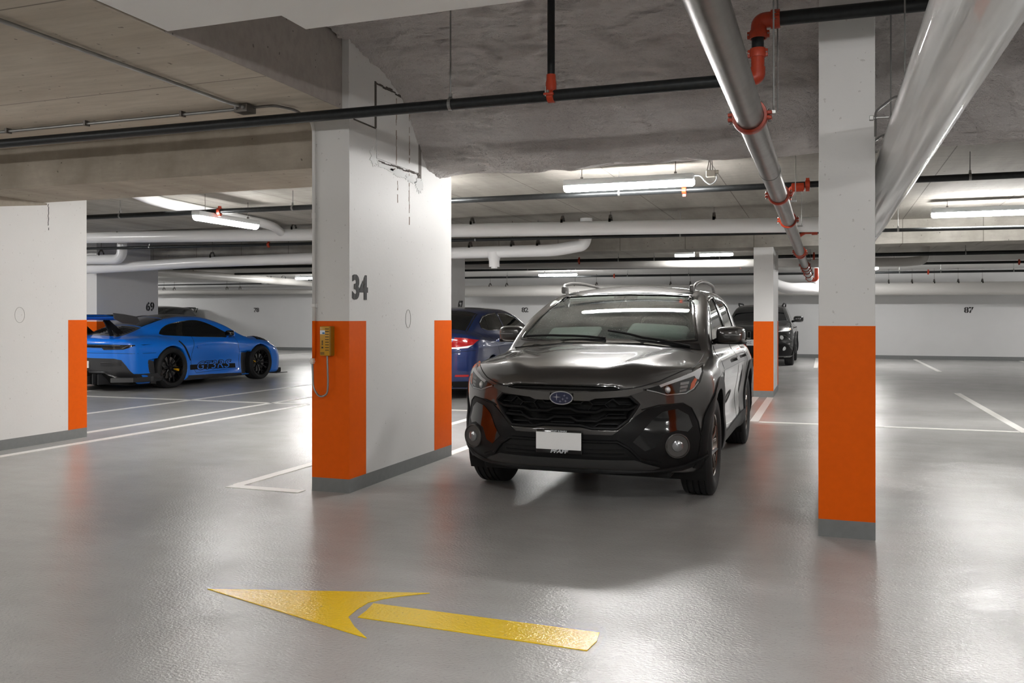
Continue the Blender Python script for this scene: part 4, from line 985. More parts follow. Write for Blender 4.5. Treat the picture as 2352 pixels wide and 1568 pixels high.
    S_('windscreen_seal', 'front', WS, 0.022, M['gloss'], closed=True, ht=0.004, sink=0.03)
    for s in (1, -1):
        for P in (SW1, SW2):
            w_ = obj('side_window', drape(skin, 'right' if s > 0 else 'left', P, off=-0.006, depth=0, res=0.04), M['ws'], car, ang=35)
            obj('window_seal', stroke(skin, 'right' if s > 0 else 'left', P, 0.018, closed=True, ht=0.004, sink=0.03), M['gloss'], w_, ang=40)
    # hood shut line, cowl and wipers
    hood = [(-0.655, 0.955), (-0.66, 0.90), (-0.60, 0.855), (-0.50, 0.815), (-0.42, 0.80), (0.42, 0.80), (0.50, 0.815), (0.60, 0.855), (0.66, 0.90), (0.80, 0.935)]
    S_('bonnet_gap', 'front', [(-0.81, 0.945), (-0.70, 0.895), (-0.60, 0.845), (-0.50, 0.815), (-0.41, 0.80), (0.41, 0.80), (0.50, 0.815), (0.60, 0.845), (0.70, 0.895), (0.81, 0.945)], 0.007, M['gap'], ht=0.0015, sink=0.004, res=0.02)
    S_('bonnet_gap', 'top', [(0.775, -1.84), (0.785, -1.6), (0.78, -1.3), (0.765, -1.08)], 0.006, M['gap'], both=True, ht=0.0015, sink=0.004)
    D_('cowl', 'top', [(-0.74, -1.06), (-0.5, -1.13), (0, -1.155), (0.5, -1.13), (0.74, -1.06), (0.72, -1.015), (0.45, -1.075), (0, -1.10), (-0.45, -1.075), (-0.72, -1.015)], M['gloss'], off=0.006, depth=0.02)
    for pts in ([(0.66, -1.07), (0.30, -1.07), (0.02, -1.02)], [(0.02, -1.10), (-0.35, -1.05), (-0.66, -0.99)]):
        S_('wiper', 'top', pts, 0.016, M['gap'], ht=0.022, sink=-0.010, res=0.04)
    # grille
    bk = D_('grille_backing', 'front', GR, M['gap'], off=-0.055, depth=0.02)
    S_('grille_surround', 'front', GR, 0.020, M['clad'], closed=True, ht=0.012, sink=0.05)
    wave = lambda zc, x0, up: [(x0 + t * (2 * -x0) / 8, zc + (up if (i % 2 == 0) else -up)) for i, t in enumerate(range(9))]
    bars = [[(-0.475, 0.69), (-0.425, 0.668), (-0.27, 0.668), (-0.225, 0.648), (-0.10, 0.650), (-0.055, 0.668), (0.055, 0.668), (0.10, 0.650), (0.225, 0.648), (0.27, 0.668), (0.425, 0.668), (0.475, 0.69)],
            [(-0.41, 0.615), (-0.275, 0.612), (-0.225, 0.590), (-0.10, 0.590), (-0.055, 0.612), (0.055, 0.612), (0.10, 0.590), (0.225, 0.590), (0.275, 0.612), (0.41, 0.615)],
            [(-0.46, 0.705), (-0.425, 0.728), (-0.30, 0.728), (-0.255, 0.700), (-0.10, 0.700), (-0.05, 0.722), (0.05, 0.722), (0.10, 0.700), (0.255, 0.700), (0.30, 0.728), (0.425, 0.728), (0.46, 0.705)]]
    for b_ in bars[:2]: S_('grille_bar', 'front', b_, 0.017, M['clad'], ht=0.008, sink=0.035)
    for b_ in ([(-0.44, 0.700), (-0.37, 0.700), (-0.33, 0.735)], [(-0.33, 0.735), (-0.28, 0.700), (-0.20, 0.700), (-0.16, 0.735)], [(-0.16, 0.735), (-0.12, 0.700), (0.12, 0.700), (0.16, 0.735)], [(-0.28, 0.700), (-0.31, 0.668)], [(-0.20, 0.700), (-0.17, 0.655)],
               [(-0.40, 0.635), (-0.30, 0.635), (-0.26, 0.60)], [(-0.18, 0.62), (0.18, 0.62)], [(-0.36, 0.575), (-0.24, 0.575), (-0.20, 0.55)], [(-0.08, 0.578), (0.08, 0.578)]):
        S_('grille_mesh', 'front', b_, 0.006, M['clad'], ht=-0.006, sink=0.04, round_=False)
        if min(abs(p[0]) for p in b_) > 0.13: S_('grille_mesh', 'front', [(-x, z) for x, z in b_], 0.006, M['clad'], ht=-0.006, sink=0.04, round_=False)
    wing = [(0.080, 0.776), (0.25, 0.782), (0.42, 0.795), (0.505, 0.803), (0.505, 0.786), (0.42, 0.755), (0.30, 0.744), (0.22, 0.738), (0.18, 0.722), (0.080, 0.722)]
    D_('grille_wing', 'front', wing, M['satin_d'], both=True, off=0.016, depth=0.05)
    S_('slot_trim', 'front', [(-0.39, 0.795), (-0.345, 0.815), (-0.12, 0.819), (0.12, 0.819), (0.345, 0.815), (0.39, 0.795)], 0.009, M['gloss'], ht=0.006)
    D_('slot_backing', 'front', SL, M['gap'], off=-0.02, depth=0.01)
    # badge: oval with one large and five small stars
    E = [(0.079 * math.cos(a), 0.738 + 0.044 * math.sin(a)) for a in [2 * PI * k / 40 for k in range(40)]]
    bd = D_('badge', 'front', E, M['chrome'], off=0.022, depth=0.05, label='oval silver and blue star badge')
    E2 = [(0.072 * math.cos(a), 0.738 + 0.038 * math.sin(a)) for a in [2 * PI * k / 40 for k in range(40)]]
    obj('badge_field', drape(skin, 'front', E2, off=0.0235, depth=0.004), flat('navy_enamel', rgb(16, 22, 66), 0.15, coat=1), bd)
    def star(cx, cz, r, q=0.16): return [(cx + (r if k % 2 == 0 else r * q) * math.cos(PI * k / 4) * 1.15, cz + (r if k % 2 == 0 else r * q) * math.sin(PI * k / 4)) for k in range(8)]
    for cx, cz, r in ((-0.030, 0.743, 0.026), (0.022, 0.753, 0.010), (0.012, 0.730, 0.011), (0.040, 0.738, 0.011), (-0.006, 0.715, 0.010), (0.030, 0.718, 0.011)):
        obj('badge_star', drape(skin, 'front', star(cx, cz, r), off=0.026, depth=0.003), M['chrome'], bd)
    # headlights
    HL = [(0.507, 0.794), (0.61, 0.822), (0.71, 0.866), (0.776, 0.895), (0.823, 0.925), (0.834, 0.885), (0.822, 0.825), (0.795, 0.782), (0.755, 0.758), (0.64, 0.752), (0.576, 0.776)]
    for s in (1, -1):
        P = HL if s > 0 else mir(HL); f = lambda pts: pts if s > 0 else mir(pts)
        hl = obj('headlight', drape(skin, 'front', P, off=0.002, depth=0.02), M['gloss'], car, ang=35)
        obj('chrome_strip', drape(skin, 'front', f([(0.60, 0.820), (0.71, 0.863), (0.776, 0.890), (0.818, 0.916), (0.826, 0.890), (0.815, 0.845), (0.80, 0.85), (0.79, 0.868), (0.70, 0.838), (0.61, 0.807)]), off=0.006, depth=0.006), M['reflector'], hl, ang=35)
        obj('lower_trim', stroke(skin, 'front', f([(0.53, 0.793), (0.585, 0.778), (0.645, 0.757), (0.75, 0.763), (0.79, 0.79), (0.815, 0.83)]), 0.007, ht=0.008, sink=0.0), M['reflector'], hl)
        for i in range(3): obj('lamp_cell', drape(skin, 'front', f([(0.715 + 0.0 * i, 0.770 + i * 0.022), (0.750 + 0.006 * i, 0.776 + i * 0.022), (0.752 + 0.006 * i, 0.792 + i * 0.022), (0.717, 0.786 + i * 0.022)]), off=0.007, depth=0.005), M['satin'], hl)
        obj('amber_marker', drape(skin, 'front', f([(0.770, 0.775), (0.792, 0.80), (0.806, 0.845), (0.792, 0.855), (0.775, 0.82)]), off=0.0075, depth=0.006), M['amber'], hl)
        q = skin.hit('front', 0.645 * s, 0.79)[0]
        bm = bmesh.new(); lathe(bm, [(0.0, -0.012), (0.012, -0.010), (0.022, -0.003), (0.026, 0.006)], 20, 'y', (q.x, q.y, q.z)); obj('projector', bm, M['reflector'], hl, smooth=True)
        obj('lens', drape(skin, 'front', P, off=0.012, depth=0.012), M['clearlens'], hl, ang=35)
    # lower cladding, intake, lip
    CL = [(0, 0.505), (0.33, 0.505), (0.40, 0.560), (0.47, 0.625), (0.53, 0.668), (0.66, 0.693), (0.735, 0.694), (0.776, 0.660), (0.812, 0.565), (0.845, 0.40), (0.868, 0.365), (0.868, 0.29), (0.72, 0.250), (0.40, 0.238), (0, 0.236)]
    CLF = CL + [(-x, z) for x, z in CL[1:-1]][::-1]
    D_('front_bumper_cladding', 'front', CLF, M['clad'], off=0.006, depth=0.02, res=0.025)
    S_('cheek_seam', 'front', [(0.50, 0.665), (0.60, 0.690), (0.735, 0.698), (0.780, 0.664), (0.818, 0.565), (0.850, 0.40)], 0.007, M['gap'], both=True, ht=0.009, sink=0.0)
    D_('gloss_cheek', 'front', [(0.50, 0.52), (0.56, 0.60), (0.62, 0.65), (0.70, 0.665), (0.76, 0.62), (0.785, 0.54), (0.76, 0.51), (0.70, 0.525), (0.62, 0.50), (0.58, 0.42), (0.52, 0.40), (0.45, 0.46)], M['gloss'], both=True, off=0.009, depth=0.01)
    IN = [(-0.43, 0.366), (-0.385, 0.425), (-0.33, 0.447), (0.33, 0.447), (0.385, 0.425), (0.43, 0.366)]
    D_('lower_intake', 'front', IN, M['gap'], off=0.008, depth=0.01)
    for z in (0.385, 0.41): S_('intake_slat', 'front', [(-0.40, z), (0.40, z)], 0.007, M['clad'], ht=0.014, sink=0.0)
    S_('intake_frame', 'front', [(-0.60, 0.318), (-0.50, 0.345), (-0.43, 0.42), (-0.36, 0.462), (0.36, 0.462), (0.43, 0.42), (0.50, 0.345), (0.60, 0.318)], 0.020, M['clad'], ht=0.020, sink=0.0)
    D_('lower_lip', 'front', [(-0.60, 0.285), (-0.46, 0.345), (0.46, 0.345), (0.60, 0.285), (0.50, 0.262), (-0.50, 0.262)], M['satin_d2'], off=0.010, depth=0.012)
    S_('lip_edge', 'front', [(-0.862, 0.335), (-0.74, 0.285), (-0.60, 0.268), (0.60, 0.268), (0.74, 0.285), (0.862, 0.335)], 0.022, M['clad'], ht=0.022, sink=0.0)
    # fog lamps
    for s in (1, -1):
        p, n = skin.hit('front', 0.703 * s, 0.428); n = (n + Vector((0, -1.2, 0))).normalized()
        rot = Vector((0, -1, 0)).rotation_difference(n).to_matrix().to_4x4(); rot.translation = p + n * 0.012
        def part(name, prof, m, par, seg=36):
            bm = bmesh.new(); lathe(bm, [(r, -a) for r, a in prof], seg, 'y'); bmesh.ops.recalc_face_normals(bm, faces=bm.faces); bm.transform(rot); return obj(name, bm, m, par, ang=35)
        fl = part('fog_lamp', [(0.0, 0.0), (0.066, 0.008), (0.072, 0.022), (0.080, 0.024), (0.082, -0.02)], M['gloss'], car)
        part('fog_bezel', [(0.070, 0.020), (0.074, 0.029), (0.080, 0.026), (0.082, 0.01)], M['satin_d'], fl)
        part('fog_bulb', [(0.0, 0.036), (0.020, 0.034), (0.036, 0.028), (0.043, 0.014), (0.043, 0.0)], M['fog'], fl, 12)
    # plate

    yp = -2.262
    bm = bmesh.new(); box(bm, -0.167, 0.145, yp - 0.004, yp + 0.05, 0.378, 0.528, 0.004); pf = obj('plate_frame', bm, M['gloss'], car, ang=40); pf['label'] = 'black dealer plate frame with white lettering'
    bm = bmesh.new(); box(bm, -0.165, 0.140, yp - 0.008, yp - 0.002, 0.404, 0.516, 0.002); obj('plate', bm, M['white_plate'], pf)
    M['wtxt'] = flat('pale_plate_lettering', rgb(206, 210, 214), 0.4)
    place_text('frame_lettering', 'PFAFF', 0.030, (-0.010, yp - 0.006, 0.3915), (1, 0, 0), (0, 0, 1), M['wtxt'], pf, depth=0.003, bold=0.001, sx=1.5, shear=0.2)
    place_text('frame_lettering', 'PFAFF SUBARU', 0.015, (-0.010, yp - 0.006, 0.5225), (1, 0, 0), (0, 0, 1), M['wtxt'], pf, depth=0.003, bold=0.0003, sx=1.1)
    # flanks
    for yc in (-1.335, 1.335):
        arc = [(yc + 0.445 * math.cos(a), ZA + 0.445 * math.sin(a)) for a in np.linspace(-0.22, PI + 0.22, 28)]
        S_('arch_cladding', 'right', arc, 0.085, M['clad'], both=True, ht=0.012, sink=0.03, res=0.05)
    D_('sill_cladding', 'right', [(-0.92, 0.24), (0.92, 0.24), (0.90, 0.40), (0.6, 0.375), (-0.6, 0.355), (-0.90, 0.37)], M['clad'], both=True, off=0.010, depth=0.02)
    for P in ([(-0.83, 1.04), (-0.86, 0.85), (-0.80, 0.60), (-0.72, 0.37)], [(0.33, 1.06), (0.33, 0.37)], [(1.16, 1.10), (1.13, 0.90), (0.95, 0.72), (0.86, 0.45)]):
        S_('door_gap', 'right', P, 0.006, M['gap'], both=True, ht=0.0015, sink=0.004)
    for y in (0.12, 1.0):
        D_('door_handle', 'right', [(y - 0.10, 0.885), (y + 0.10, 0.893), (y + 0.10, 0.915), (y - 0.10, 0.907)], M['gloss'], both=True, off=0.030, depth=0.03)
    for yc in (-1.335, 1.335):
        for s in (1, -1):
            arch_liner(car, yc, ZA, RA + 0.004, 0.86 * s, 0.50 * s)
            make_wheel(0.352, 0.225, 0.225, s, car, (0.775 * s, yc, 0.350), 'five', M['rim_b'], 0.0)
    bm = bmesh.new(); box(bm, -0.66, 0.66, -1.95, 1.95, 0.20, 0.30, 0.02); box(bm, -0.30, 0.30, -1.6, -0.9, 0.19, 0.21); obj('underbody', bm, M['gap'], car)
    # mirrors
    for s in (1, -1):
        mi = obj('mirror', ellip(0.105, 0.085, 0.066, 0.55), M['paint_g'], car, smooth=True, loc=(0.925 if s > 0 else -0.885, -0.72, 1.125)); mi.rotation_euler = (0, 0, -0.25 * s)
        bm = bmesh.new(); box(bm, -0.105, 0.105, -0.05, 0.08, -0.072, -0.040, 0.012); obj('mirror_base', bm, M['clad'], mi, ang=40)
        bm = bmesh.new(); tube(bm, [(-0.08 * s, 0.0, -0.03), (-0.17 * s, 0.02, -0.07)], 0.022, 10); obj('mirror_arm', bm, M['clad'], mi, smooth=True)
        bm = bmesh.new(); box(bm, -0.02 if s > 0 else -0.10, 0.10 if s > 0 else 0.02, -0.087, -0.05, -0.006, 0.008, 0.004); obj('turn_signal', bm, M['satin'], mi)
    # roof rails
    for s in (1, -1):
        pts = bend([(0.565 * s, -0.27, 1.49), (0.585 * s, -0.19, 1.545), (0.590 * s, 0.10, 1.575), (0.59 * s, 0.5, 1.582), (0.58 * s, 1.0, 1.57), (0.56 * s, 1.30, 1.51)], 0.10, 6)
        bm = bmesh.new(); tube(bm, pts, 0.015, 12); rl = obj('roof_rail', bm, M['rail'], car, smooth=True)
        bm = bmesh.new(); box(bm, 0.560 * s - 0.020, 0.560 * s + 0.020, -0.29, -0.17, 1.470, 1.535, 0.015); obj('rail_foot', bm, M['rail'], rl, ang=40)
    S_('roof_channel', 'top', [(0.54, -0.35), (0.56, 0.2), (0.56, 1.4)], 0.010, M['gap'], both=True, ht=0.001)
    # tail lamps
    D_('tail_light', 'right', [(2.0, 0.98), (1.75, 1.0), (1.80, 0.90), (2.0, 0.86)], M['redlens'], both=True, off=0.004)
    # cabin
    cb = obj('dashboard', rounded([( -0.70, 0.70, -0.98, -0.52, 0.62, 1.005)], 0.06), M['cab_d'], car, ang=50)
    obj('dash_top', rounded([(0.12, 0.58, -0.80, -0.56, 0.98, 1.075)], 0.045), M['cab'], cb, ang=50)
    obj('dash_top', rounded([(-0.52, -0.10, -0.86, -0.60, 0.97, 1.035)], 0.03), M['cab'], cb, ang=50)
    bm = bmesh.new(); c = Vector((0.36, -0.42, 0.98)); U = Vector((0, 0.42, 0.91)); pts = [c + Vector((1, 0, 0)) * 0.185 * math.cos(a) + U * 0.185 * math.sin(a) for a in [2 * PI * k / 32 for k in range(33)]]
    tube(bm, pts, 0.015, 8, cap=False); tube(bm, [c + Vector((-0.18, 0, 0)), c, c + Vector((0.18, 0, 0))], 0.018, 8); tube(bm, [c, c - U * 0.18], 0.018, 8); obj('steering_wheel', bm, M['cab_d'], car, smooth=True)
    for x in (-0.36, 0.36):
        for y, nm in ((-0.08, 'front_seat'), (0.85, 'rear_seat')):
            se = obj(nm, rounded([(x - 0.25, x + 0.25, y - 0.25, y + 0.25, 0.45, 0.72)], 0.06), M['cab_d'], car, ang=50)
            bm = rounded([(-0.25, 0.25, -0.06, 0.07, 0.0, 0.56)], 0.05); bm.transform(Matrix.Translation((x, y + 0.24, 0.66)) @ Matrix.Rotation(-0.28, 4, 'X')); obj('backrest', bm, M['cab_d'], se, ang=50)
            bm = rounded([(-0.13, 0.13, -0.045, 0.045, 0.0, 0.18)], 0.04); bm.transform(Matrix.Translation((x, y + 0.42, 1.22)) @ Matrix.Rotation(-0.20, 4, 'X')); obj('headrest', bm, M['cab_d'], se, ang=50)
    bm = bmesh.new(); box(bm, -0.10, 0.10, -0.36, -0.34, 1.365, 1.42, 0.01); obj('rear_view_mirror', bm, M['gap'], car)
    for s in (1, -1):
        bm = bmesh.new(); tube(bm, [(0.735 * s, -0.90, 1.08), (0.60 * s, -0.36, 1.38)], 0.035, 10); obj('pillar_trim', bm, M['cab'], car, smooth=True); bm = bmesh.new(); tube(bm, [(0.735 * s, 0.31, 1.06), (0.62 * s, 0.31, 1.42)], 0.035, 10); obj('pillar_trim', bm, M['cab'], car, smooth=True)
        bm = bmesh.new(); box(bm, 0.10 * s if s > 0 else -0.5, 0.5 if s > 0 else -0.10, -0.30, -0.26, 1.36, 1.43, 0.01); obj('sun_visor', bm, M['cab'], car)
    bm = bmesh.new(); box(bm, -0.55, 0.55, -0.15, 1.6, 1.47, 1.475); obj('headliner', bm, M['cab'], car)
    return car
def rounded(boxes, bev, seg=3):
    bm = bmesh.new()
    for b in boxes:
        t = bmesh.new(); box(t, *b); bmesh.ops.bevel(t, geom=t.edges[:], offset=bev, segments=seg, profile=0.5, affect='EDGES')
        me = bpy.data.meshes.new('t'); t.to_mesh(me); t.free(); bm.from_mesh(me); bpy.data.meshes.remove(me)
    return bm
def ellip(a, b, c, p=0.7, nu=28, nv=18):
    """superellipsoid"""
    bm = bmesh.new(); f = lambda t, q: math.copysign(abs(t) ** q, t); R = []
    for j in range(1, nv):
        v = -PI / 2 + PI * j / nv; R.append([bm.verts.new((a * f(math.cos(v), p) * f(math.cos(u), p), b * f(math.cos(v), p) * f(math.sin(u), p), c * f(math.sin(v), p))) for u in [2 * PI * k / nu for k in range(nu)]])
    for A, B in zip(R, R[1:]):
        for k in range(nu): bm.faces.new((A[k], A[(k + 1) % nu], B[(k + 1) % nu], B[k]))
    lo = bm.verts.new((0, 0, -c)); hi = bm.verts.new((0, 0, c))
    for k in range(nu): bm.faces.new((lo, R[0][(k + 1) % nu], R[0][k])); bm.faces.new((hi, R[-1][k], R[-1][(k + 1) % nu]))
    return bm
M['satin_d'] = flat('dark_satin_trim', rgb(92, 90, 88), 0.3, 0.6)
M['satin_d2'] = flat('dull_dark_lip', rgb(58, 58, 58), 0.45)
M['rail'] = flat('grey_roof_rail', rgb(110, 108, 106), 0.35, 0.5)
crossover()
# ================================================================== THE OTHER CARS (each: front at local -y)
def proj_text(skin, axis, s, size, u0, v0, off, m, par, name, **k):
    bm = text_mesh(s, size, depth=0.0, **k); bmesh.ops.subdivide_edges(bm, edges=[e for e in bm.edges if e.calc_length() > 0.05], cuts=3)
    for v in bm.verts:
        a, b = (u0 - v.co.x if axis in ('left', 'rear') else u0 + v.co.x), v0 + v.co.y
        p, n = skin.hit(axis, a, b)
        if p is None: p, n = Vector((-0.9, a, b)), Vector((-1, 0, 0))
        v.co = p + n * off
    return obj(name, bm, m, par)
def build_skin(fn, bounds, hs, hc, cut=None):
    xs, ys, zs, X, Y_, Z = grid(*bounds, hs); V, Q = surfnet(fn(X, Y_, Z), xs, ys, zs); skin = Skin(V, Q)
    xs, ys, zs, X, Y_, Z = grid(*bounds, hc); D = fn(X, Y_, Z)
    if cut: D = cut(D, X, Y_, Z)
    V, Q = surfnet(D, xs, ys, zs); return skin, V, Q
def arch_cut(D, X, Y_, Z, axles):
    yy, zy = Y_[0, :, 0][:, None], Z[0, 0, :][None, :]
    for yc, zc, R in axles:
        c = np.sqrt((yy - yc) ** 2 + (zy - zc) ** 2) - R; D = np.maximum(D, -np.maximum(c[None].astype(np.float32), 0.48 - np.abs(X)))
    return D
def field(p):
    def fn(X, Y_, Z):
        x1, y1, z1 = X[:, 0, 0], Y_[0, :, 0], Z[0, 0, :]; ax_ = np.abs(x1)
        W = p['W'](z1)[None, :] + p['Wy'](y1[:, None], z1[None, :]); dS = np.abs(X) - W[None].astype(np.float32)
        YF = p['F'](z1)[None, :] + p['exF'](ax_)[:, None]; dF = YF[:, None, :].astype(np.float32) - Y_
        YR = p['R'](z1)[None, :] - p['exR'](ax_)[:, None]; dR = Y_ - YR[:, None, :].astype(np.float32)
        ZT = p['T'](y1)[None, :] + p['Tx'](ax_[:, None], y1[None, :]); dT = (Z - ZT[:, :, None].astype(np.float32)) * 0.95
        body = smax(smax(smax(dF, dR, 0.03), dT, p.get('kt', 0.05)), dS, p.get('ks', 0.09)); body = smax(body, p['zb'] - Z, 0.04)
        G = (p['G'](Z).astype(np.float32) + p.get('gx', 0.2) * X * X - Y_) * 0.5
        R = (Z - (p['roof'](Y_).astype(np.float32) - p['crown'] * (X / 0.5) ** 2)) * 0.93
        S = (np.abs(X) - p['g'](Z).astype(np.float32)) * 0.93 + p['taper'](Y_).astype(np.float32)
        Q = (Y_ - p['B'](Z).astype(np.float32) + 0.2 * X * X) * 0.8
        gr = smax(smax(G, R, 0.06), smax(S, Q, 0.06), 0.06); gr = np.maximum(gr, p['gz'] - Z)
        return smin(body, gr, p.get('kj', 0.04))
    return fn
class Kit:
    def __init__(s, skin, car): s.k = skin; s.c = car
    def D(s, name, axis, poly, m, par=None, both=False, label=None, ang=35, **k):
        o = None
        for q in ((1, -1) if both else (1,)):
            ax = axis; pp = poly
            if q < 0:
                if axis in ('front', 'rear', 'top'): pp = mir(poly)
                else: ax = 'right' if axis == 'left' else 'left'
            o = obj(name, drape(s.k, ax, pp, **k), m, par or s.c, ang=ang)
            if label: o['label'] = label
        return o
    def S(s, name, axis, pts, wd, m, par=None, both=False, **k):
        o = None
        for q in ((1, -1) if both else (1,)):
            ax = axis; pp = pts
            if q < 0:
                if axis in ('front', 'rear', 'top'): pp = [(-x, y) for x, y in pts]
                else: ax = 'right' if axis == 'left' else 'left'
            o = obj(name, stroke(s.k, ax, pp, wd, **k), m, par or s.c, ang=40)
        return o
M['carbon'] = flat('dark_carbon_panel', rgb(58, 58, 60), 0.35, coat=0.4, grain=0.2, gscale=200)
M['dim'] = flat('smoked_lamp', rgb(60, 62, 66), 0.1, coat=1)

def sports_car():
    p = dict(zb=0.115, gz=0.80, crown=0.055, kt=0.05, ks=0.11, kj=0.10, gx=0.22)
    p['W'] = hermite([0.10, 0.18, 0.35, 0.55, 0.70, 0.80, 0.90, 0.95], [0.86, 0.905, 0.90, 0.905, 0.915, 0.90, 0.85, 0.80])
    p['Wy'] = lambda y, z: -0.055 * gs(y, 0.05, 0.62) * (1 - 0.6 * gs(z, 0.15, 0.1)) + 0.035 * gs(y, 1.25, 0.45) + 0.012 * gs(y, -1.25, 0.4) - 0.03 * gs(y, 0.0, 0.5) * gs(z, 0.42, 0.12) - 0.03 * step(y, -1.9, -2.3)
    p['F'] = hermite([0.10, 0.20, 0.40, 0.55, 0.64, 0.72], [-2.16, -2.23, -2.25, -2.21, -2.12, -1.95]); p['exF'] = lambda a: 0.36 * (a / 0.95) ** 3 + 0.10 * a * a
    p['R'] = hermite([0.12, 0.25, 0.32, 0.50, 0.70, 0.82, 0.90, 0.95], [2.10, 2.22, 2.30, 2.33, 2.345, 2.35, 2.32, 2.26]); p['exR'] = lambda a: 0.30 * (a / 0.95) ** 3.5
    p['T'] = hermite([-2.3, -2.15, -2.0, -1.75, -1.4, -1.0, -0.6, 1.0, 1.6, 2.05, 2.25, 2.36], [0.42, 0.57, 0.655, 0.735, 0.80, 0.865, 0.90, 0.90, 0.935, 0.925, 0.90, 0.86])
    p['Tx'] = lambda a, y: -0.09 * (a / 0.93) ** 5 + 0.075 * gs(a, 0.70, 0.17) * gs(y, -1.38, 0.42) + 0.03 * gs(a, 0.72, 0.2) * gs(y, 1.2, 0.6)
    p['G'] = hermite([0.80, 0.90, 1.0, 1.1, 1.2, 1.27, 1.33], [-1.15, -0.96, -0.78, -0.57, -0.33, -0.10, 0.15])
    p['roof'] = hermite([-0.4, -0.1, 0.15, 0.5, 0.9, 1.3, 1.7, 2.0, 2.3], [1.25, 1.295, 1.318, 1.318, 1.275, 1.175, 1.045, 0.945, 0.86])
    p['g'] = hermite([0.80, 0.90, 1.0, 1.1, 1.2, 1.26, 1.33], [0.84, 0.775, 0.725, 0.665, 0.59, 0.53, 0.42]); p['taper'] = lambda y: 0.20 * step(y, 0.5, 2.1)
    p['B'] = hermite([0.8, 1.4], [2.3, 2.2])
    fn = field(p); AX = [(-1.2285, 0.345, 0.375), (1.2285, 0.362, 0.392)]
    def cut(D, X, Y_, Z):
        D = arch_cut(D, X, Y_, Z, AX)
        zy, yy = Z[0, 0, :][None, :], Y_[0, :, 0][:, None]
        P = [(-0.92, 0.60), (-0.66, 0.585), (-0.66, 0.14), (-0.92, 0.14)]
        D = np.maximum(D, -np.maximum(sdpoly(yy, zy, P)[None].astype(np.float32), 0.80 - np.abs(X)))
        P = [(1.5, 0.56), (1.78, 0.52), (1.70, 0.10), (1.5, 0.10)]
        return np.maximum(D, -np.maximum(sdpoly(yy, zy, P)[None].astype(np.float32), 0.86 - np.abs(X)))
    skin, V, Q = build_skin(fn, (-1.02, 1.02, -2.36, 2.44, 0.06, 1.38), 0.02, 0.014, cut)
    car = empty('sports_car', (-11.84, 13.88, 0), PI - 0.045, 'bright blue sports car with a tall rear wing, seen from its right rear', 'car')
    obj('body', np_mesh('body', V, Q), M['paint_b'], car, smooth=True); K = Kit(skin, car)
    win = csp([(1.27, 0.965), (1.15, 1.065), (0.95, 1.14), (0.58, 1.195), (0.25, 1.20), (-0.03, 1.12), (-0.35, 0.975), (-0.54, 0.885)], 6, False) + [(-0.3, 0.878), (0.44, 0.902), (0.97, 0.930), (1.2, 0.945)]
    K.D('side_window', 'left', win, M['tint'], both=True, off=0.003, depth=0.008); K.S('window_seal', 'left', win, 0.014, M['gloss'], both=True, closed=True, ht=0.006)
    K.S('door_gap', 'left', [(0.52, 1.18), (0.60, 0.92), (0.72, 0.60), (0.74, 0.42), (0.60, 0.24)], 0.007, M['gap'], both=True, ht=0.0015, sink=0.003)
    K.S('door_gap', 'left', [(-0.52, 0.88), (-0.60, 0.60), (-0.60, 0.26), (0.6, 0.235)], 0.006, M['gap'], both=True, ht=0.0012, sink=0.003)
    K.D('windscreen', 'front', [(-0.62, 0.92), (0.62, 0.92), (0.48, 1.20), (0.3, 1.235), (-0.3, 1.235), (-0.48, 1.20)], M['tint'], off=0.003)
    K.D('roof_panel', 'top', [(-0.37, -0.02), (0.37, -0.02), (0.40, 0.45), (0.36, 0.92), (-0.36, 0.92), (-0.40, 0.45)], M['carbon'], off=0.004)
    K.D('rear_window', 'top', [(-0.43, 0.96), (0.43, 0.96), (0.42, 1.45), (-0.42, 1.45)], M['tint'], off=0.004)
    eng = K.D('engine_cover', 'top', [(-0.44, 1.48), (0.44, 1.48), (0.46, 1.75), (0.50, 2.06), (-0.50, 2.06), (-0.46, 1.75)], M['carbon'], off=0.004)
    for i in range(7):
        for s in (1, -1): obj('louvre', stroke(skin, 'top', [(0.06 * s, 1.55 + 0.06 * i), (0.40 * s, 1.58 + 0.06 * i)], 0.018, ht=0.014, sink=0.0), M['gap'], eng)
    for s in (1, -1): obj('roof_fin', stroke(skin, 'top', [(0.40 * s, 0.25), (0.415 * s, 0.60), (0.40 * s, 0.95)], 0.020, ht=0.022, sink=0.0), M['carbon'], car, ang=40)
    # tail band
    band = [(-0.91, 0.792), (-0.60, 0.803), (0, 0.806), (0.60, 0.803), (0.91, 0.792), (0.84, 0.742), (0.78, 0.718), (0.47, 0.713), (0.44, 0.748), (0, 0.752), (-0.44, 0.748), (-0.47, 0.713), (-0.78, 0.718), (-0.84, 0.742)]
    tb = K.D('tail_light_band', 'rear', band, M['gloss'], off=0.006, depth=0.012)
    obj('tail_light_strip', stroke(skin, 'rear', [(-0.74, 0.785), (0, 0.792), (0.74, 0.785)], 0.012, ht=0.012, sink=0), M['satin'], tb)
    for s in (1, -1): obj('lower_lamp', stroke(skin, 'rear', [(0.50 * s, 0.728), (0.76 * s, 0.732)], 0.012, ht=0.012, sink=0), M['dim'], tb); obj('tail_light_strip', stroke(skin, 'rear', [(0.76 * s, 0.735), (0.84 * s, 0.782)], 0.010, ht=0.012, sink=0), M['satin'], tb)
    K.S('bumper_crease', 'rear', [(-0.93, 0.645), (-0.6, 0.655), (0, 0.66), (0.6, 0.655), (0.93, 0.645)], 0.006, M['gap'], ht=0.001)
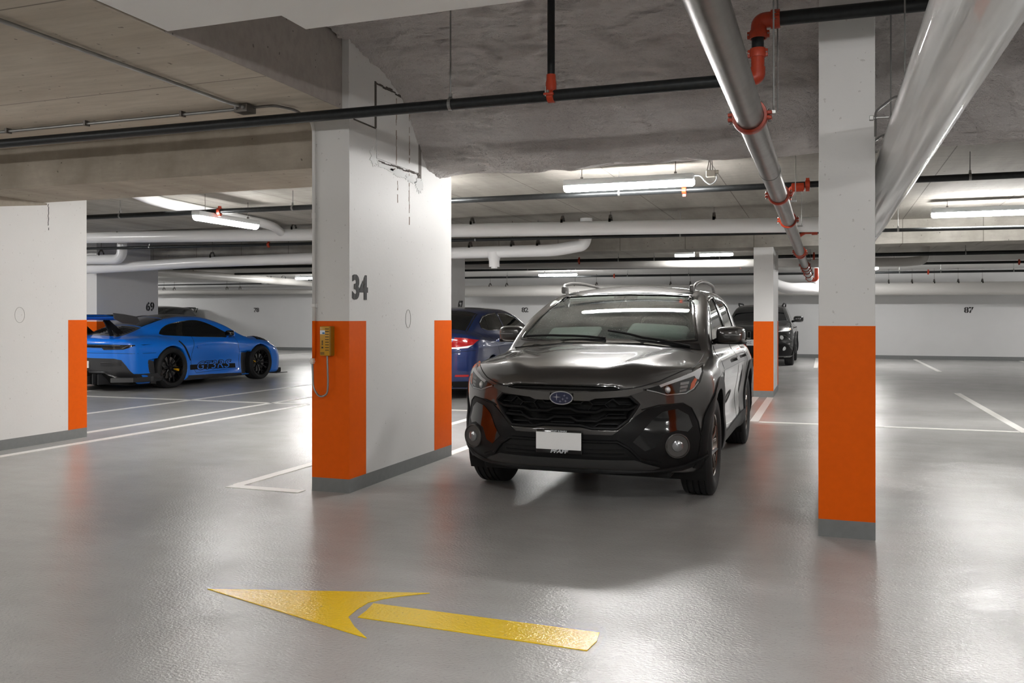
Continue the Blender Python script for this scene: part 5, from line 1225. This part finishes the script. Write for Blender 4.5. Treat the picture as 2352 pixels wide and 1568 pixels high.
    dif = K.D('rear_diffuser', 'rear', [(-0.63, 0.565), (-0.74, 0.54), (-0.80, 0.44), (-0.86, 0.30), (-0.95, 0.285), (-0.95, 0.15), (0.95, 0.15), (0.95, 0.285), (0.86, 0.30), (0.80, 0.44), (0.74, 0.54), (0.63, 0.565), (0, 0.575)], M['carbon'], off=0.008, depth=0.02)
    for zz_ in (0.455, 0.49): obj('vent_slat', stroke(skin, 'rear', [(-0.74, zz_), (-0.40, zz_ + 0.005)], 0.018, ht=0.024, sink=0), M['carbon'], dif); obj('vent_slat', stroke(skin, 'rear', [(0.40, zz_ + 0.005), (0.74, zz_)], 0.018, ht=0.024, sink=0), M['carbon'], dif)
    obj('diffuser_edge', stroke(skin, 'rear', [(-0.93, 0.21), (-0.62, 0.235), (-0.47, 0.335), (0.47, 0.335), (0.62, 0.235), (0.93, 0.21)], 0.03, ht=0.035, sink=0), M['carbon'], dif, ang=40)
    obj('diffuser_tunnel', drape(skin, 'rear', [(-0.45, 0.32), (0.45, 0.32), (0.56, 0.20), (0.50, 0.13), (-0.50, 0.13), (-0.56, 0.20)], off=0.012, depth=0.01), M['gap'], dif)
    for i in range(-3, 4):
        bm = bmesh.new(); box(bm, 0.125 * i - 0.008, 0.125 * i + 0.008, 2.12, 2.36, 0.12, 0.30, 0.003); obj('diffuser_fin', bm, M['carbon'], dif)
    for s in (1, -1):
        bm = bmesh.new(); tube(bm, [(0.10 * s, 2.20, 0.30), (0.10 * s, 2.39, 0.30)], 0.05, 18); obj('exhaust_tip', bm, M['gap'], car, ang=40)
        bm = bmesh.new(); poly_plate(bm, [(0.60, 2.16), (0.97, 1.72), (0.99, 1.80), (0.96, 2.16), (0.66, 2.36)], lambda x, y: (x * s, y, 0.165), (0, 0, 0.075)); fixn(bm); obj('rear_winglet', bm, M['carbon'], car)
        # flank intakes
    K.D('side_duct', 'left', [(1.03, 0.83), (1.0, 0.845), (0.90, 0.72), (0.78, 0.56), (0.74, 0.47), (0.76, 0.47), (0.84, 0.58), (0.96, 0.74)], M['gap'], both=True, off=0.004)
    K.D('sill_blade', 'left', [(0.88, 0.115), (0.82, 0.20), (-0.64, 0.165), (-0.70, 0.115)], M['carbon'], both=True, off=0.012, depth=0.05)
    K.D('door_handle', 'left', [(0.60, 0.715), (0.56, 0.735), (0.38, 0.730), (0.34, 0.715), (0.38, 0.695), (0.56, 0.695)], M['paint_b'], both=True, off=0.022, depth=0.02)
    st = K.D('side_stripe', 'left', [(0.76, 0.392), (-0.50, 0.362), (-0.50, 0.272), (0.76, 0.298)], M['gap'], both=True, off=0.0012, depth=0.0, label='black stripe with blue lettering along the sill')
    st = [o for o in car.children if o.name.startswith('side_stripe')][-2]
    for nm, b_, of, mm, dz_ in (('stripe_lettering', 0.010, 0.0022, M['gap'], 0), ('stripe_lettering', -0.001, 0.0034, M['paint_b'], 0)):
        proj_text(skin, 'left', 'GT3RS', 0.215, 0.13, 0.352, of, mm, st, nm, bold=b_, sx=1.50, shear=0.35)
    for s in (1, -1):
        bm = bmesh.new(); poly_plate(bm, [(-0.64, 0.12), (-0.645, 0.50), (-0.70, 0.56), (-0.88, 0.56), (-0.86, 0.12)], lambda y, z: (0.78 * s, y, z), (0.04 * s, 0, 0)); fixn(bm); obj('front_wheel_vent', bm, M['carbon'], car)
        bm = bmesh.new(); poly_plate(bm, [(1.60, 0.10), (1.66, 0.50), (1.80, 0.53), (1.72, 0.12)], lambda y, z: (0.84 * s, y, z), (0.07 * s, 0, 0)); fixn(bm); obj('rear_wheel_guard', bm, M['carbon'], car)
        bm = bmesh.new(); box(bm, 0.30 if s > 0 else -0.88, 0.88 if s > 0 else -0.30, -2.16, -1.80, 0.085, 0.10, 0.004); obj('front_splitter', bm, M['carbon'], car)
    K.D('fender_louvre', 'top', [(-0.83, -1.20), (-0.62, -1.22), (-0.60, -1.62), (-0.80, -1.60)], M['gap'], both=True, off=0.004)
    for i in range(4): K.S('louvre_blade', 'top', [(-0.81, -1.28 - 0.08 * i), (-0.62, -1.29 - 0.08 * i)], 0.018, M['carbon'], both=True, ht=0.012)
    K.D('headlight', 'front', [(0.60, 0.60), (0.72, 0.72), (0.82, 0.74), (0.88, 0.66), (0.84, 0.56), (0.70, 0.53)], M['reflector'], both=True, off=0.004)
    # mirrors
    for s in (1, -1):
        mi = obj('mirror', ellip(0.085, 0.06, 0.058, 0.6), M['gloss'], car, smooth=True, loc=(0.93 * s, -0.27, 0.955))
        bm = bmesh.new(); box(bm, -0.07, 0.07, -0.075, -0.01, -0.058, -0.01, 0.012); obj('mirror_base', bm, M['paint_b'], mi, ang=40)
        bm = bmesh.new(); tube(bm, [(-0.02 * s, -0.03, -0.03), (-0.14 * s, -0.05, -0.10)], 0.014, 8); obj('mirror_arm', bm, M['paint_b'], mi, smooth=True)
    # rear wing
    wing = obj('rear_wing', bmesh.new(), M['paint_b'], car)
    def foil(x0, x1, yc, zc, ch, th, tilt, n=14):
        bm = bmesh.new(); prof = []
        for k in range(2 * n):
            t = k / n if k < n else (2 * n - k) / n; up = 1 if k < n else -0.6
            prof.append((ch * (t - 0.5), up * th * 1.9 * math.sqrt(max(t, 0)) * (1 - t) + 0.06 * ch * (4 * (t - 0.5) ** 2)))
        R = []
        for x in np.linspace(x0, x1, 9): R.append([bm.verts.new((x, yc + a * math.cos(tilt) - b * math.sin(tilt), zc + a * math.sin(tilt) + b * math.cos(tilt))) for a, b in prof])
        for A, B in zip(R, R[1:]):
            for k in range(len(A)): bm.faces.new((A[k], A[(k + 1) % len(A)], B[(k + 1) % len(A)], B[k]))
        bm.faces.new(R[0]); bm.faces.new(R[-1][::-1]); fixn(bm); return bm
    wing.data = bpy.data.meshes.new('rear_wing'); f_ = foil(-0.88, 0.88, 2.20, 1.235, 0.40, 0.045, 0.10); f_.to_mesh(wing.data); f_.free(); wing.data.materials.append(M['paint_b'])
    wing.data.polygons.foreach_set('use_smooth', [True] * len(wing.data.polygons)); wing.data.set_sharp_from_angle(angle=0.7)
    obj('wing_flap', foil(-0.86, 0.86, 2.40, 1.285, 0.16, 0.02, 0.22), M['gloss'], wing, smooth=True)
    for s in (1, -1):
        bm = bmesh.new(); pts = [(1.96, 1.185), (2.02, 1.275), (2.30, 1.315), (2.52, 1.335), (2.50, 1.235), (2.32, 1.165), (2.05, 1.145)]
        poly_plate(bm, pts, lambda y, z: (0.885 * s, y, z), (0.018 * s, 0, 0)); fixn(bm); obj('wing_endplate', bm, M['carbon'], wing)
        for P in ([(1.98, 0.90), (2.05, 0.90), (2.22, 1.235), (2.12, 1.24)], [(1.72, 0.94), (1.84, 0.91), (2.22, 1.20), (2.12, 1.235)]):
            bm = bmesh.new(); poly_plate(bm, P, lambda y, z: (0.33 * s, y, z), (0.022 * s, 0, 0)); fixn(bm); obj('wing_strut', bm, M['gap'], wing)
    bm = bmesh.new(); box(bm, -0.80, 0.80, -2.05, 2.10, 0.10, 0.20, 0.02); obj('underbody', bm, M['gap'], car)
    bm = bmesh.new(); box(bm, -0.15, 0.15, 2.335, 2.352, 0.40, 0.52, 0.004); obj('number_plate', bm, M['white_plate'], car)
    for yc, zc, R in AX:
        for s in (1, -1):
            arch_liner(car, yc, zc, R + 0.004, 0.90 * s, 0.46 * s); fr = yc < 0
            make_wheel(0.345 if fr else 0.364, 0.256 if fr else 0.270, 0.275 if fr else 0.325, s, car, ((0.805 if fr else 0.795) * s, yc, 0.345 if fr else 0.364), 'rs', M['rim_d'], 0.0, (M['yel_cal'], (3.3 if not fr else 0.1) if s > 0 else (-0.35 if not fr else 2.9), (3.9 if not fr else 0.7) if s > 0 else (0.05 if not fr else 3.2)))
    return car
sports_car()

def sedan():
    p = dict(zb=0.17, gz=0.86, crown=0.035, kt=0.06, ks=0.10, kj=0.05)
    p['W'] = hermite([0.15, 0.28, 0.45, 0.62, 0.78, 0.90, 0.98, 1.03], [0.80, 0.855, 0.868, 0.862, 0.872, 0.868, 0.835, 0.78])
    p['Wy'] = lambda y, z: 0.012 * gs(y, 1.3, 0.4) * gs(z, 0.6, 0.3) - 0.015 * gs(y, 0, 0.7) * gs(z, 0.5, 0.15) + 0.008 * gs(z, 0.80, 0.03) - 0.05 * step(y, 1.7, 2.3)
    p['F'] = hermite([0.15, 0.35, 0.6, 0.75], [-2.15, -2.25, -2.22, -2.1]); p['exF'] = lambda a: 0.4 * (a / 0.87) ** 3
    p['R'] = hermite([0.17, 0.30, 0.45, 0.62, 0.80, 0.95, 1.05], [2.16, 2.24, 2.28, 2.27, 2.255, 2.23, 2.15]); p['exR'] = lambda a: 0.26 * (a / 0.87) ** 3.2
    p['T'] = hermite([-2.3, -2.1, -1.6, -1.0, -0.8, 1.4, 1.8, 2.1, 2.28], [0.65, 0.76, 0.90, 0.98, 1.0, 1.0, 1.045, 1.04, 0.98]); p['Tx'] = lambda a, y: -0.07 * (a / 0.86) ** 3
    p['G'] = hermite([0.9, 1.0, 1.15, 1.3, 1.4, 1.45], [-1.25, -1.05, -0.75, -0.42, -0.12, 0.1])
    p['roof'] = hermite([-0.3, 0.1, 0.5, 0.9, 1.3, 1.7, 2.0], [1.40, 1.437, 1.44, 1.42, 1.34, 1.17, 1.04]); p['g'] = hermite([0.9, 1.0, 1.1, 1.2, 1.3, 1.38, 1.45], [0.83, 0.79, 0.745, 0.695, 0.64, 0.575, 0.48]); p['taper'] = lambda y: 0.10 * step(y, 0.8, 2.0)
    p['B'] = hermite([0.9, 1.5], [2.1, 2.0])
    AX = [(-1.335, 0.31, 0.355), (1.335, 0.31, 0.355)]
    skin, V, Q = build_skin(field(p), (-0.94, 0.94, -2.34, 2.36, 0.10, 1.50), 0.025, 0.018, lambda D, X, Y_, Z: arch_cut(D, X, Y_, Z, AX))
    car = empty('sedan_car', (-5.83, 14.30, 0), PI, 'dark blue sedan with red tail lamp, half hidden behind the dark crossover', 'car')
    obj('body', np_mesh('body', V, Q), M['paint_n'], car, smooth=True); K = Kit(skin, car)
    sw = [(1.42, 1.10), (1.40, 1.18), (1.22, 1.27), (0.95, 1.315), (0.60, 1.335), (0.57, 1.055), (1.25, 1.06)]
    K.D('side_window', 'left', sw, M['tint'], both=True, off=0.003); K.S('window_seal', 'left', sw, 0.02, M['gloss'], both=True, closed=True, ht=0.006)
    K.S('window_bar', 'left', [(1.20, 1.06), (1.13, 1.29)], 0.02, M['gloss'], both=True, ht=0.006)
    sw2 = [(0.50, 1.05), (0.52, 1.335), (0.15, 1.33), (-0.20, 1.27), (-0.60, 1.10), (-0.75, 1.03)]
    K.D('side_window', 'left', sw2, M['tint'], both=True, off=0.003); K.S('window_seal', 'left', sw2, 0.02, M['gloss'], both=True, closed=True, ht=0.006)
    K.D('rear_window', 'top', [(-0.60, 1.86), (0.60, 1.86), (0.52, 1.24), (0.3, 1.20), (-0.3, 1.20), (-0.52, 1.24)], M['tint'], off=0.003)
    K.S('rear_window_trim', 'top', [(-0.63, 1.90), (-0.545, 1.24), (-0.3, 1.17), (0.3, 1.17), (0.545, 1.24), (0.63, 1.90)], 0.02, M['gloss'], ht=0.005)
    K.D('windscreen', 'front', [(-0.66, 1.03), (0.66, 1.03), (0.52, 1.36), (-0.52, 1.36)], M['tint'], off=0.003)
    tl = K.D('tail_light', 'rear', [(-0.845, 0.915), (-0.72, 0.945), (-0.56, 0.955), (-0.50, 0.84), (-0.36, 0.83), (-0.38, 0.79), (-0.60, 0.785), (-0.74, 0.795), (-0.80, 0.84)], M['redlens'], both=True, off=0.008, depth=0.02)
    for o in [c for c in car.children if c.name.startswith('tail_light')]:
        s = 1 if sum(v.co.x for v in o.data.vertices) > 0 else -1
        obj('clear_strip', drape(skin, 'rear', [(s * x, z) for x, z in ((0.80, 0.845), (0.745, 0.80), (0.60, 0.785), (0.40, 0.785), (0.42, 0.805), (0.60, 0.808), (0.73, 0.825))], off=0.012, depth=0.008), M['reflector'], o)
    K.D('boot_trim', 'rear', [(-0.50, 0.855), (0.50, 0.855), (0.50, 0.825), (-0.50, 0.825)], M['chrome'], off=0.012)
    K.D('rear_reflector', 'rear', [(-0.76, 0.395), (-0.58, 0.395), (-0.57, 0.365), (-0.75, 0.365)], M['redlens'], both=True, off=0.010, depth=0.01)
    K.S('boot_gap', 'rear', [(-0.50, 0.96), (-0.47, 0.80), (-0.44, 0.70), (0.44, 0.70), (0.47, 0.80), (0.50, 0.96)], 0.006, M['gap'], ht=0.0015)
    K.S('bumper_gap', 'rear', [(-0.84, 0.76), (-0.62, 0.74), (-0.44, 0.70)], 0.006, M['gap'], both=True, ht=0.0015)
    K.D('rear_valance', 'rear', [(-0.78, 0.29), (0.78, 0.29), (0.72, 0.20), (-0.72, 0.20)], M['clad'], off=0.006)
    K.S('door_gap', 'left', [(1.40, 1.08), (1.28, 0.92), (1.02, 0.66), (0.92, 0.40), (-0.9, 0.36)], 0.006, M['gap'], both=True, ht=0.0015); K.S('door_gap', 'left', [(0.52, 1.05), (0.48, 0.36)], 0.006, M['gap'], both=True, ht=0.0015)
    K.D('door_handle', 'left', [(1.12, 0.87), (0.92, 0.865), (0.92, 0.895), (1.12, 0.90)], M['paint_n'], both=True, off=0.03, depth=0.03)
    bm = bmesh.new(); tube(bm, [(-0.50, 2.1, 0.235), (-0.50, 2.27, 0.235)], 0.035, 16); obj('exhaust_tip', bm, M['chrome'], car, ang=40)
    bm = bmesh.new(); box(bm, -0.74, 0.74, -2.0, 2.0, 0.16, 0.26, 0.02); obj('underbody', bm, M['gap'], car)
    for s in (1, -1): obj('mirror', ellip(0.10, 0.07, 0.065, 0.6), M['paint_n'], car, smooth=True, loc=(0.93 * s, -0.62, 1.05))
    for yc, zc, R in AX:
        for s in (1, -1): arch_liner(car, yc, zc, R + 0.004, 0.84 * s, 0.46 * s); make_wheel(0.315, 0.205, 0.205, s, car, (0.755 * s, yc, 0.315), 'seven', M['rim_b'])
    return car
sedan()

def offroader():
    p = dict(zb=0.22, gz=0.98, crown=0.03, kt=0.06, ks=0.10, kj=0.03)
    p['W'] = hermite([0.20, 0.30, 0.45, 0.65, 0.85, 0.97, 1.06, 1.12], [0.84, 0.90, 0.915, 0.905, 0.915, 0.905, 0.88, 0.83])
    p['Wy'] = lambda y, z: 0.02 * (gs(np.sqrt((y + 1.35) ** 2 + (z - 0.37) ** 2), 0.47, 0.12) + gs(np.sqrt((y - 1.35) ** 2 + (z - 0.37) ** 2), 0.47, 0.12)) - 0.02 * gs(y, 0, 0.7) * gs(z, 0.6, 0.15)
    p['F'] = hermite([0.2, 0.35, 0.55, 0.70, 0.90, 1.02], [-2.14, -2.24, -2.30, -2.24, -2.20, -2.10]); p['exF'] = lambda a: 0.42 * (a / 0.93) ** 3
    p['R'] = hermite([0.2, 0.5, 1.0], [2.25, 2.31, 2.28]); p['exR'] = lambda a: 0.15 * (a / 0.9) ** 4
    p['T'] = hermite([-2.4, -2.25, -2.0, -1.5, -1.1, -0.9, 2.3], [0.92, 0.98, 1.04, 1.10, 1.14, 1.15, 1.12]); p['Tx'] = lambda a, y: -0.07 * (a / 0.9) ** 3 + 0.015 * gs(a, 0.45, 0.1) * (1 - step(y, -1.4, -1.1))
    p['G'] = hermite([1.0, 1.15, 1.3, 1.45, 1.58, 1.65], [-1.25, -1.05, -0.82, -0.58, -0.30, 0.0]); p['roof'] = hermite([-0.5, 0, 0.5, 1.2, 1.8, 2.2], [1.55, 1.625, 1.645, 1.63, 1.58, 1.50])
    p['g'] = hermite([1.05, 1.2, 1.35, 1.5, 1.6, 1.66], [0.85, 0.80, 0.74, 0.67, 0.60, 0.52]); p['taper'] = lambda y: 0.04 * step(y, 1.2, 2.2); p['B'] = hermite([1.0, 1.6], [2.2, 1.95])
    AX = [(-1.35, 0.365, 0.415), (1.35, 0.365, 0.415)]
    skin, V, Q = build_skin(field(p), (-1.0, 1.0, -2.42, 2.40, 0.14, 1.72), 0.03, 0.022, lambda D, X, Y_, Z: arch_cut(D, X, Y_, Z, AX))
    car = empty('offroad_car', (-1.675, 25.60, 0), 0, 'black off-roader with slotted chrome-edged grille, parked behind the slim far column', 'car')
    obj('body', np_mesh('body', V, Q), M['paint_k'], car, smooth=True); K = Kit(skin, car)
    WS = [(-0.74, 1.17), (0, 1.145), (0.74, 1.17), (0.60, 1.50), (0.50, 1.545), (0, 1.565), (-0.50, 1.545), (-0.60, 1.50)]
    K.D('windscreen', 'front', WS, M['tint'], off=0.003); K.S('windscreen_seal', 'front', WS, 0.02, M['satin_d2'], closed=True, ht=0.004)
    for P in ([(-0.85, 1.16), (-0.55, 1.38), (-0.25, 1.52), (0.25, 1.55), (0.25, 1.17)], [(0.33, 1.55), (1.1, 1.53), (1.2, 1.20), (0.33, 1.17)]):
        K.D('side_window', 'right', P, M['tint'], both=True, off=0.003)
    gl = K.D('grille_panel', 'front', [(-0.62, 0.895), (0.62, 0.895), (0.58, 0.70), (-0.58, 0.70)], M['gap'], off=0.006)
    for i in range(-3, 4):
        x = i * 0.165; P = [(x - 0.045, 0.72), (x + 0.045, 0.72), (x + 0.045, 0.885), (x - 0.045, 0.885)]
        obj('grille_slot', stroke(skin, 'front', P, 0.014, closed=True, ht=0.018, sink=0), M['chrome'], gl)
    for s in (1, -1):
        f = lambda P: P if s > 0 else mir(P)
        hl = obj('running_lamp', drape(skin, 'front', f([(0.56, 0.905), (0.74, 0.965), (0.85, 0.985), (0.86, 0.945), (0.80, 0.91), (0.56, 0.885)]), off=0.006), M['reflector'], car)
        obj('amber_end', drape(skin, 'front', f([(0.78, 0.955), (0.845, 0.975), (0.85, 0.945), (0.80, 0.915)]), off=0.010), flat('warm_amber_lens', rgb(230, 150, 60), 0.2, coat=1), hl)
        for (x, z, r) in ((0.63, 0.74, 0.045), (0.69, 0.465, 0.045)):
            q, n = skin.hit('front', x * s, z); bm = bmesh.new(); lathe(bm, [(0, -0.02), (r * 0.7, -0.018), (r, -0.008), (r * 1.25, -0.006), (r * 1.3, 0.01)], 20, 'y', (q.x, q.y, q.z)); obj('round_lamp', bm, M['reflector'], car, smooth=True)
        obj('fascia_line', stroke(skin, 'front', f([(0.60, 0.80), (0.72, 0.80), (0.80, 0.72), (0.87, 0.58)]), 0.012, ht=0.008, sink=0), M['satin_d'], car)
    K.D('front_bumper_cladding', 'front', [(-0.62, 0.66), (0.62, 0.66), (0.80, 0.55), (0.90, 0.40), (0.86, 0.27), (-0.86, 0.27), (-0.90, 0.40), (-0.80, 0.55)], M['clad'], off=0.008)
    K.D('lower_intake', 'front', [(-0.50, 0.50), (0.50, 0.50), (0.46, 0.36), (-0.46, 0.36)], M['gap'], off=0.012)
    bm = bmesh.new(); box(bm, -0.22, 0.085, -2.345, -2.325, 0.535, 0.69, 0.004); pl = obj('number_plate', bm, M['white_plate'], car); 
    place_text('plate_lettering', 'CLC', 0.085, (-0.15, -2.347, 0.61), (1, 0, 0), (0, 0, 1), flat('blue_plate_lettering', rgb(70, 80, 120), 0.5), pl, depth=0.002, bold=0.001, sx=0.7)
    for yc in (-1.35, 1.35):
        arc = [(yc + 0.455 * math.cos(a), 0.365 + 0.455 * math.sin(a)) for a in np.linspace(-0.2, PI + 0.2, 24)]; K.S('arch_cladding', 'right', arc, 0.09, M['clad'], both=True, ht=0.02, sink=0.03, res=0.06)
        for s in (1, -1): arch_liner(car, yc, 0.365, 0.419, 0.88 * s, 0.46 * s); make_wheel(0.37, 0.222, 0.235, s, car, (0.80 * s, yc, 0.37), 'five', M['rim_d'])
    K.D('sill_cladding', 'right', [(-0.92, 0.25), (0.92, 0.25), (0.90, 0.42), (-0.90, 0.42)], M['clad'], both=True, off=0.01)
    K.S('door_gap', 'right', [(-0.86, 1.10), (-0.88, 0.8), (-0.78, 0.42)], 0.008, M['gap'], both=True, ht=0.0015); K.S('door_gap', 'right', [(0.29, 1.15), (0.29, 0.42)], 0.008, M['gap'], both=True, ht=0.0015)
    K.D('fender_badge', 'right', [(-1.05, 1.02), (-0.97, 1.02), (-0.97, 0.96), (-1.05, 0.96)], M['gap'], both=True, off=0.006)
    for y in (0.1, 1.0): K.D('door_handle', 'right', [(y - 0.1, 0.97), (y + 0.1, 0.975), (y + 0.1, 1.0), (y - 0.1, 0.995)], M['paint_k'], both=True, off=0.03, depth=0.03)
    for s in (1, -1):
        mi = obj('mirror', ellip(0.13, 0.085, 0.085, 0.6), M['paint_k'], car, smooth=True, loc=(1.02 * s, -0.72, 1.22)); bm = bmesh.new(); tube(bm, [(-0.08 * s, 0, -0.05), (-0.18 * s, 0.02, -0.07)], 0.03, 8); obj('mirror_arm', bm, M['clad'], mi)
        bm = bmesh.new(); tube(bm, bend([(0.58 * s, -0.25, 1.58), (0.61 * s, -0.12, 1.655), (0.61 * s, 1.3, 1.655), (0.59 * s, 1.5, 1.56)], 0.1), 0.02, 10); obj('roof_rail', bm, M['satin_d2'], car, smooth=True)
    bm = bmesh.new(); box(bm, -0.70, 0.70, -2.0, 2.0, 0.2, 0.32, 0.02); obj('underbody', bm, M['gap'], car)
    return car
offroader()

def suv():
    p = dict(zb=0.22, gz=0.98, crown=0.03, kt=0.06, ks=0.10, kj=0.03)
    p['W'] = hermite([0.20, 0.30, 0.65, 0.95, 1.06, 1.12], [0.84, 0.90, 0.93, 0.93, 0.90, 0.85]); p['Wy'] = lambda y, z: 0.0 * y + 0.0 * z
    p['F'] = hermite([0.2, 0.55, 1.0], [-2.2, -2.35, -2.2]); p['exF'] = lambda a: 0.4 * (a / 0.93) ** 3; p['R'] = hermite([0.2, 0.5, 1.1], [2.32, 2.40, 2.34]); p['exR'] = lambda a: 0.12 * (a / 0.9) ** 4
    p['T'] = hermite([-2.4, -2.2, -1.1, -0.9, 2.3], [0.95, 1.03, 1.14, 1.15, 1.14]); p['Tx'] = lambda a, y: -0.07 * (a / 0.9) ** 3
    p['G'] = hermite([1.0, 1.3, 1.6, 1.70], [-1.2, -0.85, -0.4, 0.0]); p['roof'] = hermite([-0.5, 0, 0.8, 1.6, 2.3], [1.62, 1.70, 1.72, 1.69, 1.63]); p['g'] = hermite([1.05, 1.3, 1.55, 1.66, 1.72], [0.87, 0.79, 0.70, 0.64, 0.55]); p['taper'] = lambda y: 0.04 * step(y, 1.2, 2.2)
    p['B'] = hermite([1.0, 1.3, 1.68], [2.36, 2.22, 1.98])
    AX = [(-1.42, 0.37, 0.42), (1.42, 0.37, 0.42)]
    skin, V, Q = build_skin(field(p), (-1.0, 1.0, -2.45, 2.48, 0.14, 1.80), 0.035, 0.03, lambda D, X, Y_, Z: arch_cut(D, X, Y_, Z, AX))
    car = empty('suv_car', (-24.20, 26.25, 0), 0, 'black sport utility vehicle with roof spoiler, only its top showing behind the blue sports car', 'car')
    obj('body', np_mesh('body', V, Q), M['paint_k'], car, smooth=True); K = Kit(skin, car)
    for P in ([(1.30, 1.22), (1.35, 1.55), (1.72, 1.52), (1.95, 1.28)], [(0.35, 1.20), (0.35, 1.58), (1.25, 1.56), (1.20, 1.20)], [(-0.85, 1.18), (-0.35, 1.53), (0.27, 1.57), (0.27, 1.19)]):
        K.D('side_window', 'right', P, M['tint'], both=True, off=0.003)
    K.D('rear_window', 'rear', [(-0.66, 1.20), (0.66, 1.20), (0.56, 1.55), (-0.56, 1.55)], M['tint'], off=0.003); K.D('windscreen', 'front', [(-0.72, 1.18), (0.72, 1.18), (0.55, 1.60), (-0.55, 1.60)], M['tint'], off=0.003)
    obj('roof_spoiler', rounded([(-0.58, 0.58, 1.85, 2.24, 1.61, 1.67)], 0.025), M['paint_k'], car, ang=40)
    K.D('tail_light', 'rear', [(0.62, 1.10), (0.88, 1.12), (0.88, 0.92), (0.66, 0.95)], M['redlens'], both=True, off=0.006)
    bm = bmesh.new(); box(bm, -0.70, 0.70, -2.0, 2.0, 0.2, 0.32, 0.02); obj('underbody', bm, M['gap'], car)
    for yc, zc, R in AX:
        for s in (1, -1): arch_liner(car, yc, zc, R + 0.004, 0.88 * s, 0.46 * s); make_wheel(0.37, 0.222, 0.235, s, car, (0.80 * s, yc, 0.37), 'five', M['rim_d'])
suv()
